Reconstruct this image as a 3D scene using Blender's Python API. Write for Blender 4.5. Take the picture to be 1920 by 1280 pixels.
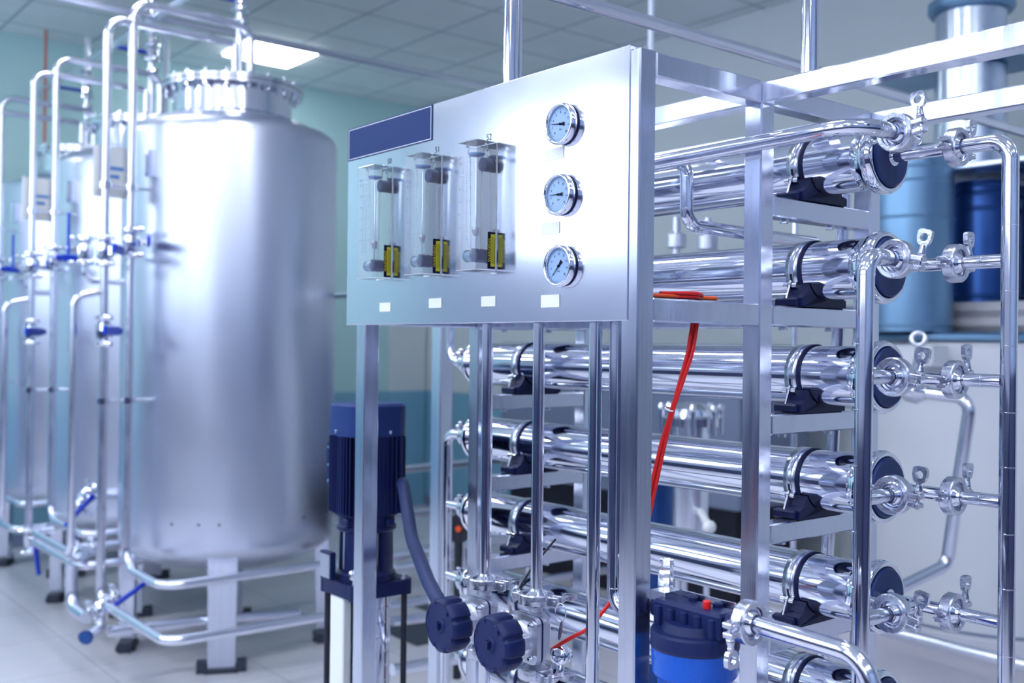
import bpy, math, random
from mathutils import Vector, Matrix

random.seed(7)
for _o in list(bpy.data.objects):
    bpy.data.objects.remove(_o, do_unlink=True)
scene = bpy.context.scene
COL = scene.collection
PI = math.pi

# ------------------------------------------------------------------ camera
F_PX = 1946.3
YAW, PITCH, ROLL = math.radians(39.047), math.radians(0.222), math.radians(0.6387)
FW = Vector((-math.cos(YAW)*math.cos(PITCH), math.sin(YAW)*math.cos(PITCH), math.sin(PITCH)))
RT = Vector((math.sin(YAW), math.cos(YAW), 0.0))
UP = RT.cross(FW)
RT, UP = RT*math.cos(ROLL)+UP*math.sin(ROLL), UP*math.cos(ROLL)-RT*math.sin(ROLL)
EYE = Vector((0, 0, 1.5))
cam_d = bpy.data.cameras.new('camera')
cam = bpy.data.objects.new('camera', cam_d)
COL.objects.link(cam)
M = Matrix((( RT.x, UP.x, -FW.x, EYE.x), (RT.y, UP.y, -FW.y, EYE.y), (RT.z, UP.z, -FW.z, EYE.z), (0, 0, 0, 1)))
cam.matrix_world = M
cam_d.sensor_width = 36.0
cam_d.lens = 36.0*F_PX/1920.0
cam_d.clip_start = 0.05
cam_d.dof.use_dof = True
cam_d.dof.focus_distance = 1.72
cam_d.dof.aperture_fstop = 3.6
scene.camera = cam

# ------------------------------------------------------------------ light and exposure
world = bpy.data.worlds.new('world'); scene.world = world
world.use_nodes = True
_bg = world.node_tree.nodes['Background']
_bg.inputs[0].default_value = (0.74, 0.84, 1.0, 1)
_bg.inputs[1].default_value = 4.0
scene.view_settings.view_transform = 'Standard'
scene.view_settings.look = 'None'
scene.view_settings.exposure = 0.70
scene.view_settings.gamma = 1.0
scene.view_settings.use_curve_mapping = False
LAMP_POWER = 11.0
scene.cycles.max_bounces = 10
scene.cycles.glossy_bounces = 6
scene.cycles.diffuse_bounces = 4
scene.cycles.transparent_max_bounces = 16
scene.cycles.transmission_bounces = 4
scene.cycles.caustics_reflective = False
scene.cycles.caustics_refractive = False
scene.cycles.sample_clamp_indirect = 6.0
scene.cycles.use_denoising = True

# a pixel of the 1920x1280 frame on a plane of the room, used to measure positions
def ray(x, y): return FW + RT*((x-960)/F_PX) - UP*((y-640)/F_PX)
def pX(x, y, X): d = ray(x, y); return EYE + d*(X/d.x)
def pY(x, y, Y): d = ray(x, y); return EYE + d*(Y/d.y)
def pZ(x, y, Z): d = ray(x, y); return EYE + d*((Z-1.5)/d.z)
def pD(x, y, D): return EYE + ray(x, y)*D
V = Vector

# ------------------------------------------------------------------ materials
MATS = {}
def mat(name, base=(0.8, 0.8, 0.8), rough=0.5, metal=0.0, noise=None, bump=None, coat=0.0, spec=0.5, tint=None, aniso=0.0):
    m = bpy.data.materials.new(name); m.use_nodes = True
    nt = m.node_tree; b = nt.nodes['Principled BSDF']
    b.inputs['Base Color'].default_value = (*base, 1)
    b.inputs['Roughness'].default_value = rough
    b.inputs['Metallic'].default_value = metal
    b.inputs['Coat Weight'].default_value = coat
    b.inputs['Specular IOR Level'].default_value = spec
    b.inputs['Anisotropic'].default_value = aniso
    tc = nt.nodes.new('ShaderNodeTexCoord')
    if noise:            # (scale vec, roughness amplitude)
        sc, amp = noise
        mp = nt.nodes.new('ShaderNodeMapping'); mp.inputs['Scale'].default_value = sc
        nz = nt.nodes.new('ShaderNodeTexNoise'); nz.inputs['Scale'].default_value = 1.0; nz.inputs['Detail'].default_value = 4
        mr = nt.nodes.new('ShaderNodeMapRange')
        mr.inputs['From Min'].default_value = 0.3; mr.inputs['From Max'].default_value = 0.7
        mr.inputs['To Min'].default_value = max(0.01, rough-amp); mr.inputs['To Max'].default_value = rough+amp
        nt.links.new(tc.outputs['Object'], mp.inputs['Vector']); nt.links.new(mp.outputs[0], nz.inputs['Vector'])
        nt.links.new(nz.outputs['Fac'], mr.inputs['Value']); nt.links.new(mr.outputs[0], b.inputs['Roughness'])
        if tint:
            mx = nt.nodes.new('ShaderNodeMixRGB'); mx.inputs[1].default_value = (*base, 1); mx.inputs[2].default_value = (*tint, 1)
            nt.links.new(nz.outputs['Fac'], mx.inputs[0]); nt.links.new(mx.outputs[0], b.inputs['Base Color'])
    if bump:             # (scale vec, strength)
        sc, st = bump
        mp = nt.nodes.new('ShaderNodeMapping'); mp.inputs['Scale'].default_value = sc
        nz = nt.nodes.new('ShaderNodeTexNoise'); nz.inputs['Scale'].default_value = 1.0; nz.inputs['Detail'].default_value = 3
        bp = nt.nodes.new('ShaderNodeBump'); bp.inputs['Strength'].default_value = st; bp.inputs['Distance'].default_value = 0.002
        nt.links.new(tc.outputs['Object'], mp.inputs['Vector']); nt.links.new(mp.outputs[0], nz.inputs['Vector'])
        nt.links.new(nz.outputs['Fac'], bp.inputs['Height']); nt.links.new(bp.outputs[0], b.inputs['Normal'])
    MATS[name] = m
    return m

STEEL = (0.74, 0.77, 0.87)
mat('chrome', (0.78, 0.80, 0.88), 0.06, 1.0, noise=((8, 8, 8), 0.03))
mat('polished', (0.70, 0.73, 0.83), 0.075, 1.0, noise=((20, 20, 20), 0.03))
mat('pipe', (0.74, 0.76, 0.85), 0.10, 1.0, noise=((12, 12, 12), 0.04))
mat('frame', (0.68, 0.71, 0.82), 0.20, 1.0, noise=((60, 60, 4), 0.06), bump=((300, 300, 6), 0.04))
mat('panel', (0.80, 0.82, 0.92), 0.15, 1.0, noise=((3, 3, 3), 0.03), bump=((4, 4, 4), 0.10))
mat('tank', (0.66, 0.70, 0.82), 0.33, 1.0, noise=((2.2, 2.2, 1.2), 0.05), bump=((3, 3, 60), 0.04))
mat('tank_bright', (0.75, 0.77, 0.85), 0.16, 1.0)
mat('pipe_far', (0.78, 0.80, 0.90), 0.22, 1.0, noise=((12, 12, 12), 0.04))
mat('cast', (0.60, 0.62, 0.72), 0.24, 1.0, noise=((60, 60, 60), 0.08), bump=((220, 220, 220), 0.15))
mat('aluminium', (0.62, 0.64, 0.74), 0.40, 1.0, noise=((60, 60, 60), 0.08))
mat('navy', (0.008, 0.016, 0.090), 0.42, 0.0, noise=((40, 40, 40), 0.06), spec=0.3)
mat('navy_cap', (0.014, 0.036, 0.165), 0.40, 0.0, noise=((40, 40, 40), 0.05), spec=0.3)
mat('navy_paint', (0.006, 0.012, 0.075), 0.38, 0.0, spec=0.3)
mat('black', (0.006, 0.008, 0.020), 0.5, 0.0)
mat('blue', (0.0, 0.045, 0.62), 0.35, 0.0)
mat('filter_blue', (0.0, 0.095, 0.56), 0.28, 0.0, noise=((15, 15, 15), 0.04))
mat('red', (0.75, 0.012, 0.012), 0.3)
mat('orange', (0.85, 0.10, 0.02), 0.35)
mat('white', (0.88, 0.90, 0.95), 0.5)
mat('paper', (0.88, 0.92, 0.98), 0.6)
mat('print_blue', (0.10, 0.30, 0.75), 0.6)
mat('ink', (0.004, 0.006, 0.03), 0.6, spec=0.1)
mat('ink_soft', (0.10, 0.14, 0.30), 0.5)
mat('plate_blue', (0.010, 0.032, 0.145), 0.45, spec=0.2)
mat('yellow', (0.72, 0.66, 0.02), 0.45)
mat('dial', (0.46, 0.64, 0.92), 0.5)
mat('conduit', (0.020, 0.032, 0.115), 0.5, spec=0.3, bump=((200, 200, 200), 0.2))
mat('rust', (0.16, 0.07, 0.07), 0.6, 0.6)
mat('plastic_tank', (0.76, 0.78, 0.85), 0.55, noise=((2, 2, 2), 0.05))
mat('galvanised', (0.20, 0.36, 0.54), 0.38, 0.75, noise=((5, 5, 2), 0.06))
mat('drum_blue', (0.03, 0.09, 0.30), 0.30, 0.7)
mat('duct', (0.66, 0.74, 0.86), 0.28, 1.0, noise=((4, 4, 2), 0.05))
mat('cabinet', (0.22, 0.27, 0.40), 0.5)
mat('sack', (0.60, 0.60, 0.66), 0.8)
mat('grate', (0.035, 0.045, 0.075), 0.5)
mat('cable_pink', (0.60, 0.22, 0.20), 0.6)
mat('hanger', (0.62, 0.70, 0.85), 0.4)
mat('lamp_frame', (0.75, 0.8, 0.85), 0.5)

def emis(name, col, st):
    m = bpy.data.materials.new(name); m.use_nodes = True
    nt = m.node_tree; nt.nodes.clear()
    e = nt.nodes.new('ShaderNodeEmission'); e.inputs[0].default_value = (*col, 1); e.inputs[1].default_value = st
    o = nt.nodes.new('ShaderNodeOutputMaterial'); nt.links.new(e.outputs[0], o.inputs[0])
    MATS[name] = m
emis('lamp', (0.89, 0.93, 1.0), LAMP_POWER)

def clear(name, tint, refl, milk):
    # clear plastic or glass: mostly see-through, glossy at the skin, a little milky
    m = bpy.data.materials.new(name); m.use_nodes = True
    nt = m.node_tree; nt.nodes.clear()
    t = nt.nodes.new('ShaderNodeBsdfTransparent'); t.inputs[0].default_value = (*tint, 1)
    g = nt.nodes.new('ShaderNodeBsdfGlossy'); g.inputs['Roughness'].default_value = 0.05
    d = nt.nodes.new('ShaderNodeBsdfDiffuse'); d.inputs[0].default_value = (0.92, 0.95, 1.0, 1)
    lw = nt.nodes.new('ShaderNodeLayerWeight'); lw.inputs[0].default_value = refl
    m1 = nt.nodes.new('ShaderNodeMixShader'); m1.inputs[0].default_value = milk
    m2 = nt.nodes.new('ShaderNodeMixShader')
    o = nt.nodes.new('ShaderNodeOutputMaterial')
    nt.links.new(t.outputs[0], m1.inputs[1]); nt.links.new(d.outputs[0], m1.inputs[2])
    nt.links.new(lw.outputs['Fresnel'], m2.inputs[0])
    nt.links.new(m1.outputs[0], m2.inputs[1]); nt.links.new(g.outputs[0], m2.inputs[2])
    nt.links.new(m2.outputs[0], o.inputs[0])
    MATS[name] = m
clear('acrylic', (0.99, 0.995, 1.0), 0.26, 0.12)
clear('acrylic_core', (0.97, 0.99, 1.0), 0.15, 0.08)
clear('glass', (0.93, 0.96, 1.0), 0.12, 0.0)
clear('window_glass', (0.97, 0.99, 1.0), 0.2, 0.0)

def tile_mat(name, c1, c2, cj, size, off, joint, rough, bumpy=0.0, two=None):
    # square tiles laid on the room's grid, with narrow joints
    m = bpy.data.materials.new(name); m.use_nodes = True
    nt = m.node_tree; b = nt.nodes['Principled BSDF']; b.inputs['Roughness'].default_value = rough
    geo = nt.nodes.new('ShaderNodeNewGeometry')
    mp = nt.nodes.new('ShaderNodeMapping'); mp.inputs['Location'].default_value = off
    br = nt.nodes.new('ShaderNodeTexBrick')
    br.offset = 0.0; br.squash = 1.0
    br.inputs['Color1'].default_value = (*c1, 1); br.inputs['Color2'].default_value = (*c2, 1); br.inputs['Mortar'].default_value = (*cj, 1)
    br.inputs['Scale'].default_value = 1.0; br.inputs['Mortar Size'].default_value = joint; br.inputs['Mortar Smooth'].default_value = 0.1
    br.inputs['Brick Width'].default_value = size; br.inputs['Row Height'].default_value = size
    nt.links.new(geo.outputs['Position'], mp.inputs['Vector']); nt.links.new(mp.outputs[0], br.inputs['Vector'])
    nz = nt.nodes.new('ShaderNodeTexNoise'); nz.inputs['Scale'].default_value = 2.5; nz.inputs['Detail'].default_value = 5
    nt.links.new(geo.outputs['Position'], nz.inputs['Vector'])
    mx = nt.nodes.new('ShaderNodeMixRGB'); mx.blend_type = 'MULTIPLY'; mx.inputs[0].default_value = 0.25
    nt.links.new(br.outputs['Color'], mx.inputs[1]); nt.links.new(nz.outputs['Color'], mx.inputs[2])
    hs = nt.nodes.new('ShaderNodeHueSaturation'); hs.inputs['Value'].default_value = 1.12
    nt.links.new(br.outputs['Color'], mx.inputs[1])
    gr = nt.nodes.new('ShaderNodeRGBToBW'); nt.links.new(nz.outputs['Color'], gr.inputs[0]); nt.links.new(gr.outputs[0], mx.inputs[2])
    nt.links.new(mx.outputs[0], hs.inputs['Color']); nt.links.new(hs.outputs[0], b.inputs['Base Color'])
    MATS[name] = m
tile_mat('floor', (0.70, 0.69, 0.77), (0.73, 0.72, 0.80), (0.48, 0.47, 0.57), 0.6, (0.12, 0.25, 0), 0.004, 0.28)
tile_mat('ceiling', (0.86, 0.93, 0.97), (0.88, 0.94, 0.98), (0.50, 0.58, 0.66), 0.6, (0.02, 0.0, 0), 0.010, 0.8)

def wall_mat(name, upper, lower, zsplit, xmax=99.0):
    m = bpy.data.materials.new(name); m.use_nodes = True
    nt = m.node_tree; b = nt.nodes['Principled BSDF']; b.inputs['Roughness'].default_value = 0.55
    geo = nt.nodes.new('ShaderNodeNewGeometry'); sp = nt.nodes.new('ShaderNodeSeparateXYZ')
    nt.links.new(geo.outputs['Position'], sp.inputs[0])
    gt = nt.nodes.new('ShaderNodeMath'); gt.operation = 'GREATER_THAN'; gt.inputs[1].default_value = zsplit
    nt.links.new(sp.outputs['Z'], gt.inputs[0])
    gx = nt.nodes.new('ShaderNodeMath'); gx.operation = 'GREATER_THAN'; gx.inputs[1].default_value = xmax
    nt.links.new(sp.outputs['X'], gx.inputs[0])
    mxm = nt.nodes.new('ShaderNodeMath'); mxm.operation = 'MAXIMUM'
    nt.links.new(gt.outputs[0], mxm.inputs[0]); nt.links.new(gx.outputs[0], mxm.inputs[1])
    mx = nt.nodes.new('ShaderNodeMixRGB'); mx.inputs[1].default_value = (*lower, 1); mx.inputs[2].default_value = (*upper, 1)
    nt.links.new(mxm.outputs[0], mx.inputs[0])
    nz = nt.nodes.new('ShaderNodeTexNoise'); nz.inputs['Scale'].default_value = 0.8
    nt.links.new(geo.outputs['Position'], nz.inputs['Vector'])
    m2 = nt.nodes.new('ShaderNodeMixRGB'); m2.blend_type = 'MULTIPLY'; m2.inputs[0].default_value = 0.12
    nt.links.new(mx.outputs[0], m2.inputs[1]); nt.links.new(nz.outputs['Fac'], m2.inputs[2])
    nt.links.new(m2.outputs[0], b.inputs['Base Color'])
    MATS[name] = m
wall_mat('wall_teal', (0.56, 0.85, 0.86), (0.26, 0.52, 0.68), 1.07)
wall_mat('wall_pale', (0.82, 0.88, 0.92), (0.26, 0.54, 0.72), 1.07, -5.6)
wall_mat('wall_plain', (0.40, 0.43, 0.55), (0.035, 0.045, 0.11), 1.35)  # unseen wall, lower half coloured dark to darken the metal reflections
wall_mat('wall_blue', (0.36, 0.46, 0.66), (0.04, 0.05, 0.13), 1.62)  # unseen wall, blue over dark navy for the steel faces to reflect

# ------------------------------------------------------------------ mesh builder
class MB:
    def __init__(s): s.v = []; s.f = []; s.sm = []
    def add(s, vs, fs, smooth=False, mtx=None):
        n = len(s.v)
        s.v += [V(mtx @ V(p)) if mtx else V(p) for p in vs]
        s.f += [tuple(i+n for i in f) for f in fs]; s.sm += [smooth]*len(fs)
        return s
    def box(s, lo, hi, bev=0.0):
        (x0, y0, z0), (x1, y1, z1) = lo, hi
        x0, x1 = min(x0, x1), max(x0, x1); y0, y1 = min(y0, y1), max(y0, y1); z0, z1 = min(z0, z1), max(z0, z1)
        if bev <= 0:
            vs = [(x, y, z) for x in (x0, x1) for y in (y0, y1) for z in (z0, z1)]
            return s.add(vs, [(0, 1, 3, 2), (4, 6, 7, 5), (0, 4, 5, 1), (2, 3, 7, 6), (0, 2, 6, 4), (1, 5, 7, 3)])
        b = min(bev, (x1-x0)/2.01, (y1-y0)/2.01, (z1-z0)/2.01)
        vs = []; idx = {}
        for ix, x in enumerate((x0, x1)):
            for iy, y in enumerate((y0, y1)):
                for iz, z in enumerate((z0, z1)):
                    sx, sy, sz = (1, -1)[ix], (1, -1)[iy], (1, -1)[iz]
                    for a, d in enumerate(((0, 1, 1), (1, 0, 1), (1, 1, 0))):
                        idx[(ix, iy, iz, a)] = len(vs); vs.append((x+sx*b*d[0], y+sy*b*d[1], z+sz*b*d[2]))
        F = []
        for a in range(3):
            for e in (0, 1):
                q = [(0, 0), (0, 1), (1, 1), (1, 0)]
                f = []
                for (p, r) in q:
                    c = [p, r]; c.insert(a, e); f.append(idx[(*c, a)])
                F.append(tuple(f if (e == 0) ^ (a == 1) else f[::-1]))
        for ix in (0, 1):
            for iy in (0, 1):
                for iz in (0, 1): F.append(tuple(idx[(ix, iy, iz, a)] for a in range(3)))
        for a in range(3):
            o = [i for i in range(3) if i != a]
            for p in (0, 1):
                for r in (0, 1):
                    c0 = [0, 0, 0]; c0[o[0]] = p; c0[o[1]] = r; c1 = list(c0); c1[a] = 1
                    F.append((idx[(*c0, o[0])], idx[(*c1, o[0])], idx[(*c1, o[1])], idx[(*c0, o[1])]))
        return s.add(vs, F)
    @staticmethod
    def basis(d, ref=None):
        d = V(d).normalized()
        r = V(ref) if ref else (V((0, 0, 1)) if abs(d.z) < 0.9 else V((1, 0, 0)))
        u = r.cross(d)
        if u.length < 1e-6: u = V((0, 1, 0)).cross(d)
        u.normalize(); w = d.cross(u)
        return u, w, d
    def lathe(s, o, d, prof, n=32, a0=0.0, a1=2*PI, smooth=True, hard=True):
        # prof: list of (radius, distance along d); hard = split rings so corners stay crisp
        u, w, d = s.basis(d); o = V(o)
        full = abs((a1-a0)-2*PI) < 1e-4
        m = n if full else n+1
        segs = [(prof[i], prof[i+1]) for i in range(len(prof)-1)] if hard else None
        def ring(r, t):
            return [o + d*t + u*(r*math.cos(a0+(a1-a0)*k/n)) + w*(r*math.sin(a0+(a1-a0)*k/n)) for k in range(m)]
        if hard:
            for (p, q) in segs:
                if p[0] < 1e-7 and q[0] < 1e-7: continue
                A = ring(*p); B = ring(*q); F = []
                for k in range(n):
                    k2 = (k+1) % m
                    if p[0] < 1e-7: F.append((0, m+k, m+k2))
                    elif q[0] < 1e-7: F.append((k, m, k2))
                    else: F.append((k, m+k, m+k2, k2))
                s.add(A+B, F, smooth)
        else:
            P = []; F = []
            for p in prof: P += ring(*p)
            for i in range(len(prof)-1):
                for k in range(n):
                    k2 = (k+1) % m
                    F.append((i*m+k, (i+1)*m+k, (i+1)*m+k2, i*m+k2))
            s.add(P, F, smooth)
        return s
    def cyl(s, a, b, r, n=24, r2=None, caps=True):
        a = V(a); b = V(b); L = (b-a).length; r2 = r if r2 is None else r2
        pr = [(r, 0), (r2, L)]
        if caps: pr = [(0, 0)]+pr+[(0, L)]
        return s.lathe(a, b-a, pr, n)
    def tube(s, pts, r, n=16, rb=None, k=8, caps=True, welds=False):
        # pipe through pts with rounded bends of centreline radius rb
        pts = [V(p) for p in pts]; rb = rb if rb is not None else r*3.0
        path = [pts[0]]; marks = []
        for i in range(1, len(pts)-1):
            a = (pts[i-1]-pts[i]); b = (pts[i+1]-pts[i]); la, lb = a.length, b.length
            a.normalize(); b.normalize(); ang = max(a.angle(b), 0.05)
            if ang > PI-0.02: path.append(pts[i]); continue
            t = min(rb/math.tan(ang/2), la*0.49 if i > 1 else la*0.98, lb*0.49 if i < len(pts)-2 else lb*0.98)
            rr = t*math.tan(ang/2); c = pts[i]+(a+b).normalized()*(rr/math.sin(ang/2))
            p0 = pts[i]+a*t; p1 = pts[i]+b*t; v0 = p0-c; v1 = p1-c; tot = v0.angle(v1); ax = v0.cross(v1).normalized()
            for j in range(k+1): path.append(c + Matrix.Rotation(tot*j/k, 3, ax) @ v0)
            marks += [(p0, a), (p1, b)]
        path.append(pts[-1])
        q = [path[0]]
        for p in path[1:]:
            if (p-q[-1]).length > 1e-5: q.append(p)
        path = q
        u, w, d = s.basis(path[1]-path[0]); vs = []; F = []
        for i, p in enumerate(path):
            if i == 0: t = path[1]-path[0]
            elif i == len(path)-1: t = path[-1]-path[-2]
            else: t = (path[i]-path[i-1]).normalized()+(path[i+1]-path[i]).normalized()
            t.normalize()
            u = (u - t*u.dot(t)).normalized(); w = t.cross(u)
            vs += [p+u*(r*math.cos(2*PI*j/n))+w*(r*math.sin(2*PI*j/n)) for j in range(n)]
        for i in range(len(path)-1):
            for j in range(n):
                j2 = (j+1) % n; F.append((i*n+j, i*n+j2, (i+1)*n+j2, (i+1)*n+j))
        s.add(vs, F, True)
        if caps:
            m = len(path)-1
            s.add(vs[:n], [tuple(range(n))[::-1]]); s.add(vs[m*n:], [tuple(range(n))])
        if welds:
            for (p, dd) in marks:
                s.lathe(p-dd*0.0008, dd, [(r*0.98, 0), (r*1.022, 0.0006), (r*1.022, 0.0014), (r*0.98, 0.002)], n)
        return s
    def ferrule(s, p, d, r, ro):
        # flared end of a sanitary pipe: cone from r to ro over 8 mm, p at the outer face
        d = V(d).normalized()
        return s.lathe(V(p)-d*0.014, d, [(r, 0), (r*1.15, 0.004), (ro*0.82, 0.0105), (ro, 0.0115), (ro, 0.014), (0, 0.014)], 28)
    def prism(s, pts, o, ux, uy, th):
        # flat outline pts (2D) placed at o with axes ux, uy, thickness th along ux x uy
        o = V(o); ux = V(ux).normalized(); uy = V(uy).normalized(); w = ux.cross(uy)
        n = len(pts); A = [o+ux*p[0]+uy*p[1] for p in pts]; B = [p+w*th for p in A]
        s.add(A+B, [tuple(range(n))[::-1], tuple(range(n, 2*n))]+[(i, (i+1) % n, n+(i+1) % n, n+i) for i in range(n)])
        return s
    def holed(s, rad, o, ux, uy, th, rh, n=40):
        # plate whose outline is rad(angle) around o, with a round hole of radius rh
        o = V(o); ux = V(ux).normalized(); uy = V(uy).normalized(); w = ux.cross(uy)
        def loop(f, h): return [o+w*h+ux*(f(2*PI*i/n)*math.cos(2*PI*i/n))+uy*(f(2*PI*i/n)*math.sin(2*PI*i/n)) for i in range(n)]
        L = [loop(rad, 0), loop(rad, th), loop(lambda a: rh, th), loop(lambda a: rh, 0)]
        for i in range(4):
            A = L[i]; B = L[(i+1) % 4]
            s.add(A+B, [(k, (k+1) % n, n+(k+1) % n, n+k) for k in range(n)], i in (2,))
        return s
    def text(s, body, size, o, ux, uy, lift=0.0003):
        cu = bpy.data.curves.new('t', 'FONT'); cu.body = body; cu.size = size; cu.align_x = 'CENTER'; cu.align_y = 'CENTER'
        cu.resolution_u = 2
        ob = bpy.data.objects.new('t', cu)
        me = bpy.data.meshes.new_from_object(ob)
        ux = V(ux).normalized(); uy = V(uy).normalized(); w = ux.cross(uy); o = V(o)+w*lift
        s.add([o+ux*v.co.x+uy*v.co.y for v in me.vertices], [tuple(p.vertices) for p in me.polygons])
        bpy.data.objects.remove(ob); bpy.data.curves.remove(cu); bpy.data.meshes.remove(me)
        return s
    def rect(s, o, ux, uy, w, h, th=0.0004):
        # thin plate centred on o
        o = V(o); ux = V(ux).normalized(); uy = V(uy).normalized()
        return s.prism([(-w/2, -h/2), (w/2, -h/2), (w/2, h/2), (-w/2, h/2)], o, ux, uy, th)

ORG = {}
def _mesh(name, mb, m, org):
    me = bpy.data.meshes.new(name)
    me.from_pydata([tuple(v-org) for v in mb.v], [], mb.f)
    me.polygons.foreach_set('use_smooth', mb.sm)
    me.materials.append(MATS[m]); me.update()
    return me
def thing(name, label, cat, loc=(0, 0, 0), group=None):
    o = bpy.data.objects.new(name, None); COL.objects.link(o)
    o.empty_display_size = 0.05
    o.location = loc; o['label'] = label; o['category'] = cat
    if group: o['group'] = group
    ORG[o] = V(loc)
    return o
def part(name, mb, m, parent, label=None):
    org = ORG[parent]
    ob = bpy.data.objects.new(name, _mesh(name, mb, m, org)); COL.objects.link(ob)
    ob.parent = parent; ORG[ob] = org
    if label: ob['label'] = label
    return ob
def solo(name, mb, m, label, cat, group=None, loc=None, kind=None):
    if loc is None:
        xs = [v.x for v in mb.v]; ys = [v.y for v in mb.v]; zs = [v.z for v in mb.v]
        loc = ((min(xs)+max(xs))/2, (min(ys)+max(ys))/2, min(zs))
    loc = V(loc)
    ob = bpy.data.objects.new(name, _mesh(name, mb, m, loc)); COL.objects.link(ob)
    ob.location = loc; ORG[ob] = loc
    ob['label'] = label; ob['category'] = cat
    if group: ob['group'] = group
    if kind: ob['kind'] = kind
    return ob
def struct(name, mb, m, parent=None):
    if parent: return part(name, mb, m, parent)
    loc = V((0, 0, 0))
    ob = bpy.data.objects.new(name, _mesh(name, mb, m, loc)); COL.objects.link(ob)
    ob['kind'] = 'structure'; ORG[ob] = loc
    return ob
KIDS = {}
def dup(root, loc=None, rot=None, label=None, group=None):
    # copy of a thing with copies of its parts and sub-parts
    r = root.copy(); COL.objects.link(r)
    if loc is not None: r.location = loc
    if rot is not None: r.rotation_euler = rot
    if label: r['label'] = label
    if group: r['group'] = group
    def rec(src, dst):
        for ch in [o for o in KIDS[src.name]]:
            c = ch.copy(); COL.objects.link(c); c.parent = dst; rec(ch, c)
    rec(root, r)
    return r
def register(root):
    def rec(o):
        KIDS[o.name] = [c for c in bpy.data.objects if c.parent == o]
        for c in KIDS[o.name]: rec(c)
    rec(root)
class Kind:
    # first placement moves the prototype itself, later ones copy it
    def __init__(s, root): s.root = root; register(root); s.used = False
    def put(s, loc, rot, label, group=None):
        if not s.used:
            s.used = True; r = s.root; r.location = loc; r.rotation_euler = rot; r['label'] = label
            if group: r['group'] = group
            return r
        return dup(s.root, loc, rot, label, group)
def axes_rot(zax, xax):
    z = V(zax).normalized(); x = V(xax); x = (x - z*x.dot(z)).normalized(); y = z.cross(x)
    return Matrix(((x.x, y.x, z.x), (x.y, y.y, z.y), (x.z, y.z, z.z))).to_euler()

# ------------------------------------------------------------------ the room
XL, XR, YF, YB, ZC = -8.09, 3.2, -3.2, 5.517, 3.710
struct('floor', MB().box((XL-0.2, YF-0.2, -0.1), (XR+0.2, YB+0.2, 0)), 'floor')
struct('ceiling', MB().box((XL-0.2, YF-0.2, ZC), (XR+0.2, YB+0.2, ZC+0.1)), 'ceiling')
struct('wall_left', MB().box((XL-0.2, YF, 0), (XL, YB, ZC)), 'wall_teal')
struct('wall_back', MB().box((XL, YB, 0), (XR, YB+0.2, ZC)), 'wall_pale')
struct('wall_right', MB().box((XR, YF, 0), (XR+0.2, YB, ZC)), 'wall_blue')
# front wall behind the camera, with unseen windows added to brighten the panel's reflections
WIN = [(-7.1, -5.3), (-4.9, -3.1), (-2.7, -0.9), (-0.5, 1.3)]
wz0, wz1 = 2.25, 3.45
wf = MB(); wf.box((XL, YF-0.2, 0), (XR, YF, wz0)); wf.box((XL, YF-0.2, wz1), (XR, YF, ZC))
xs = [XL]+[x for w in WIN for x in w]+[XR]
for i in range(0, len(xs), 2): wf.box((xs[i], YF-0.2, wz0), (xs[i+1], YF, wz1))
struct('wall_front', wf, 'wall_plain')
for i, (a, b) in enumerate(WIN):
    f = MB()
    t = 0.05
    f.box((a, YF-0.12, wz0), (b, YF-0.06, wz0+t)); f.box((a, YF-0.12, wz1-t), (b, YF-0.06, wz1))
    f.box((a, YF-0.12, wz0+t), (a+t, YF-0.06, wz1-t)); f.box((b-t, YF-0.12, wz0+t), (b, YF-0.06, wz1-t))
    mx = (a+b)/2; f.box((mx-t/2, YF-0.12, wz0+t), (mx+t/2, YF-0.06, wz1-t))
    w = struct('window_%d' % (i+1), f, 'white')
    part('pane', MB().box((a+t, YF-0.095, wz0+t), (b-t, YF-0.09, wz1-t)), 'window_glass', w)
q_ = pX(728, 680, XL).y
struct('door_1', MB().box((XL, q_, 0.0), (XL+0.03, YB-0.016, 2.55), 0.004), 'wall_pale')
struct('baseboard_back', MB().box((XL, YB-0.015, 0), (XR, YB, 0.09)), 'cabinet')
struct('baseboard_left', MB().box((XL, YF, 0), (XL+0.015, YB-0.015, 0.09)), 'cabinet')

# ceiling lamps: square panels, diffusers dropped below the ceiling to brighten it
lamp = thing('ceiling_light', 'x', 'ceiling light', (0, 0, 0), 'recessed square ceiling lights')
lf = MB()
for a, b in (((-0.3, -0.3), (0.3, -0.27)), ((-0.3, 0.27), (0.3, 0.3)), ((-0.3, -0.27), (-0.27, 0.27)), ((0.27, -0.27), (0.3, 0.27))):
    lf.box((a[0], a[1], -0.006), (b[0], b[1], 0))
part('frame', lf, 'lamp_frame', lamp)
part('diffuser', MB().box((-0.268, -0.268, -0.026), (0.268, 0.268, -0.001), 0.004), 'lamp', lamp)
K = Kind(lamp)
spots = [(-7.28, 3.52)]
for x in (-5.1, -3.3, -1.5, 0.3, 2.1):
    for y in (-2.1, -0.3, 1.5): spots.append((x, y))
spots += [(-7.0, -2.1), (-7.0, -0.3)]
for i, (x, y) in enumerate(spots):
    K.put((x, y, ZC), (0, 0, 0), 'lit square ceiling light above the nearest tank lid' if i == 0 else
          'lit square light recessed in the ceiling outside the picture', 'recessed square ceiling lights')

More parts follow.
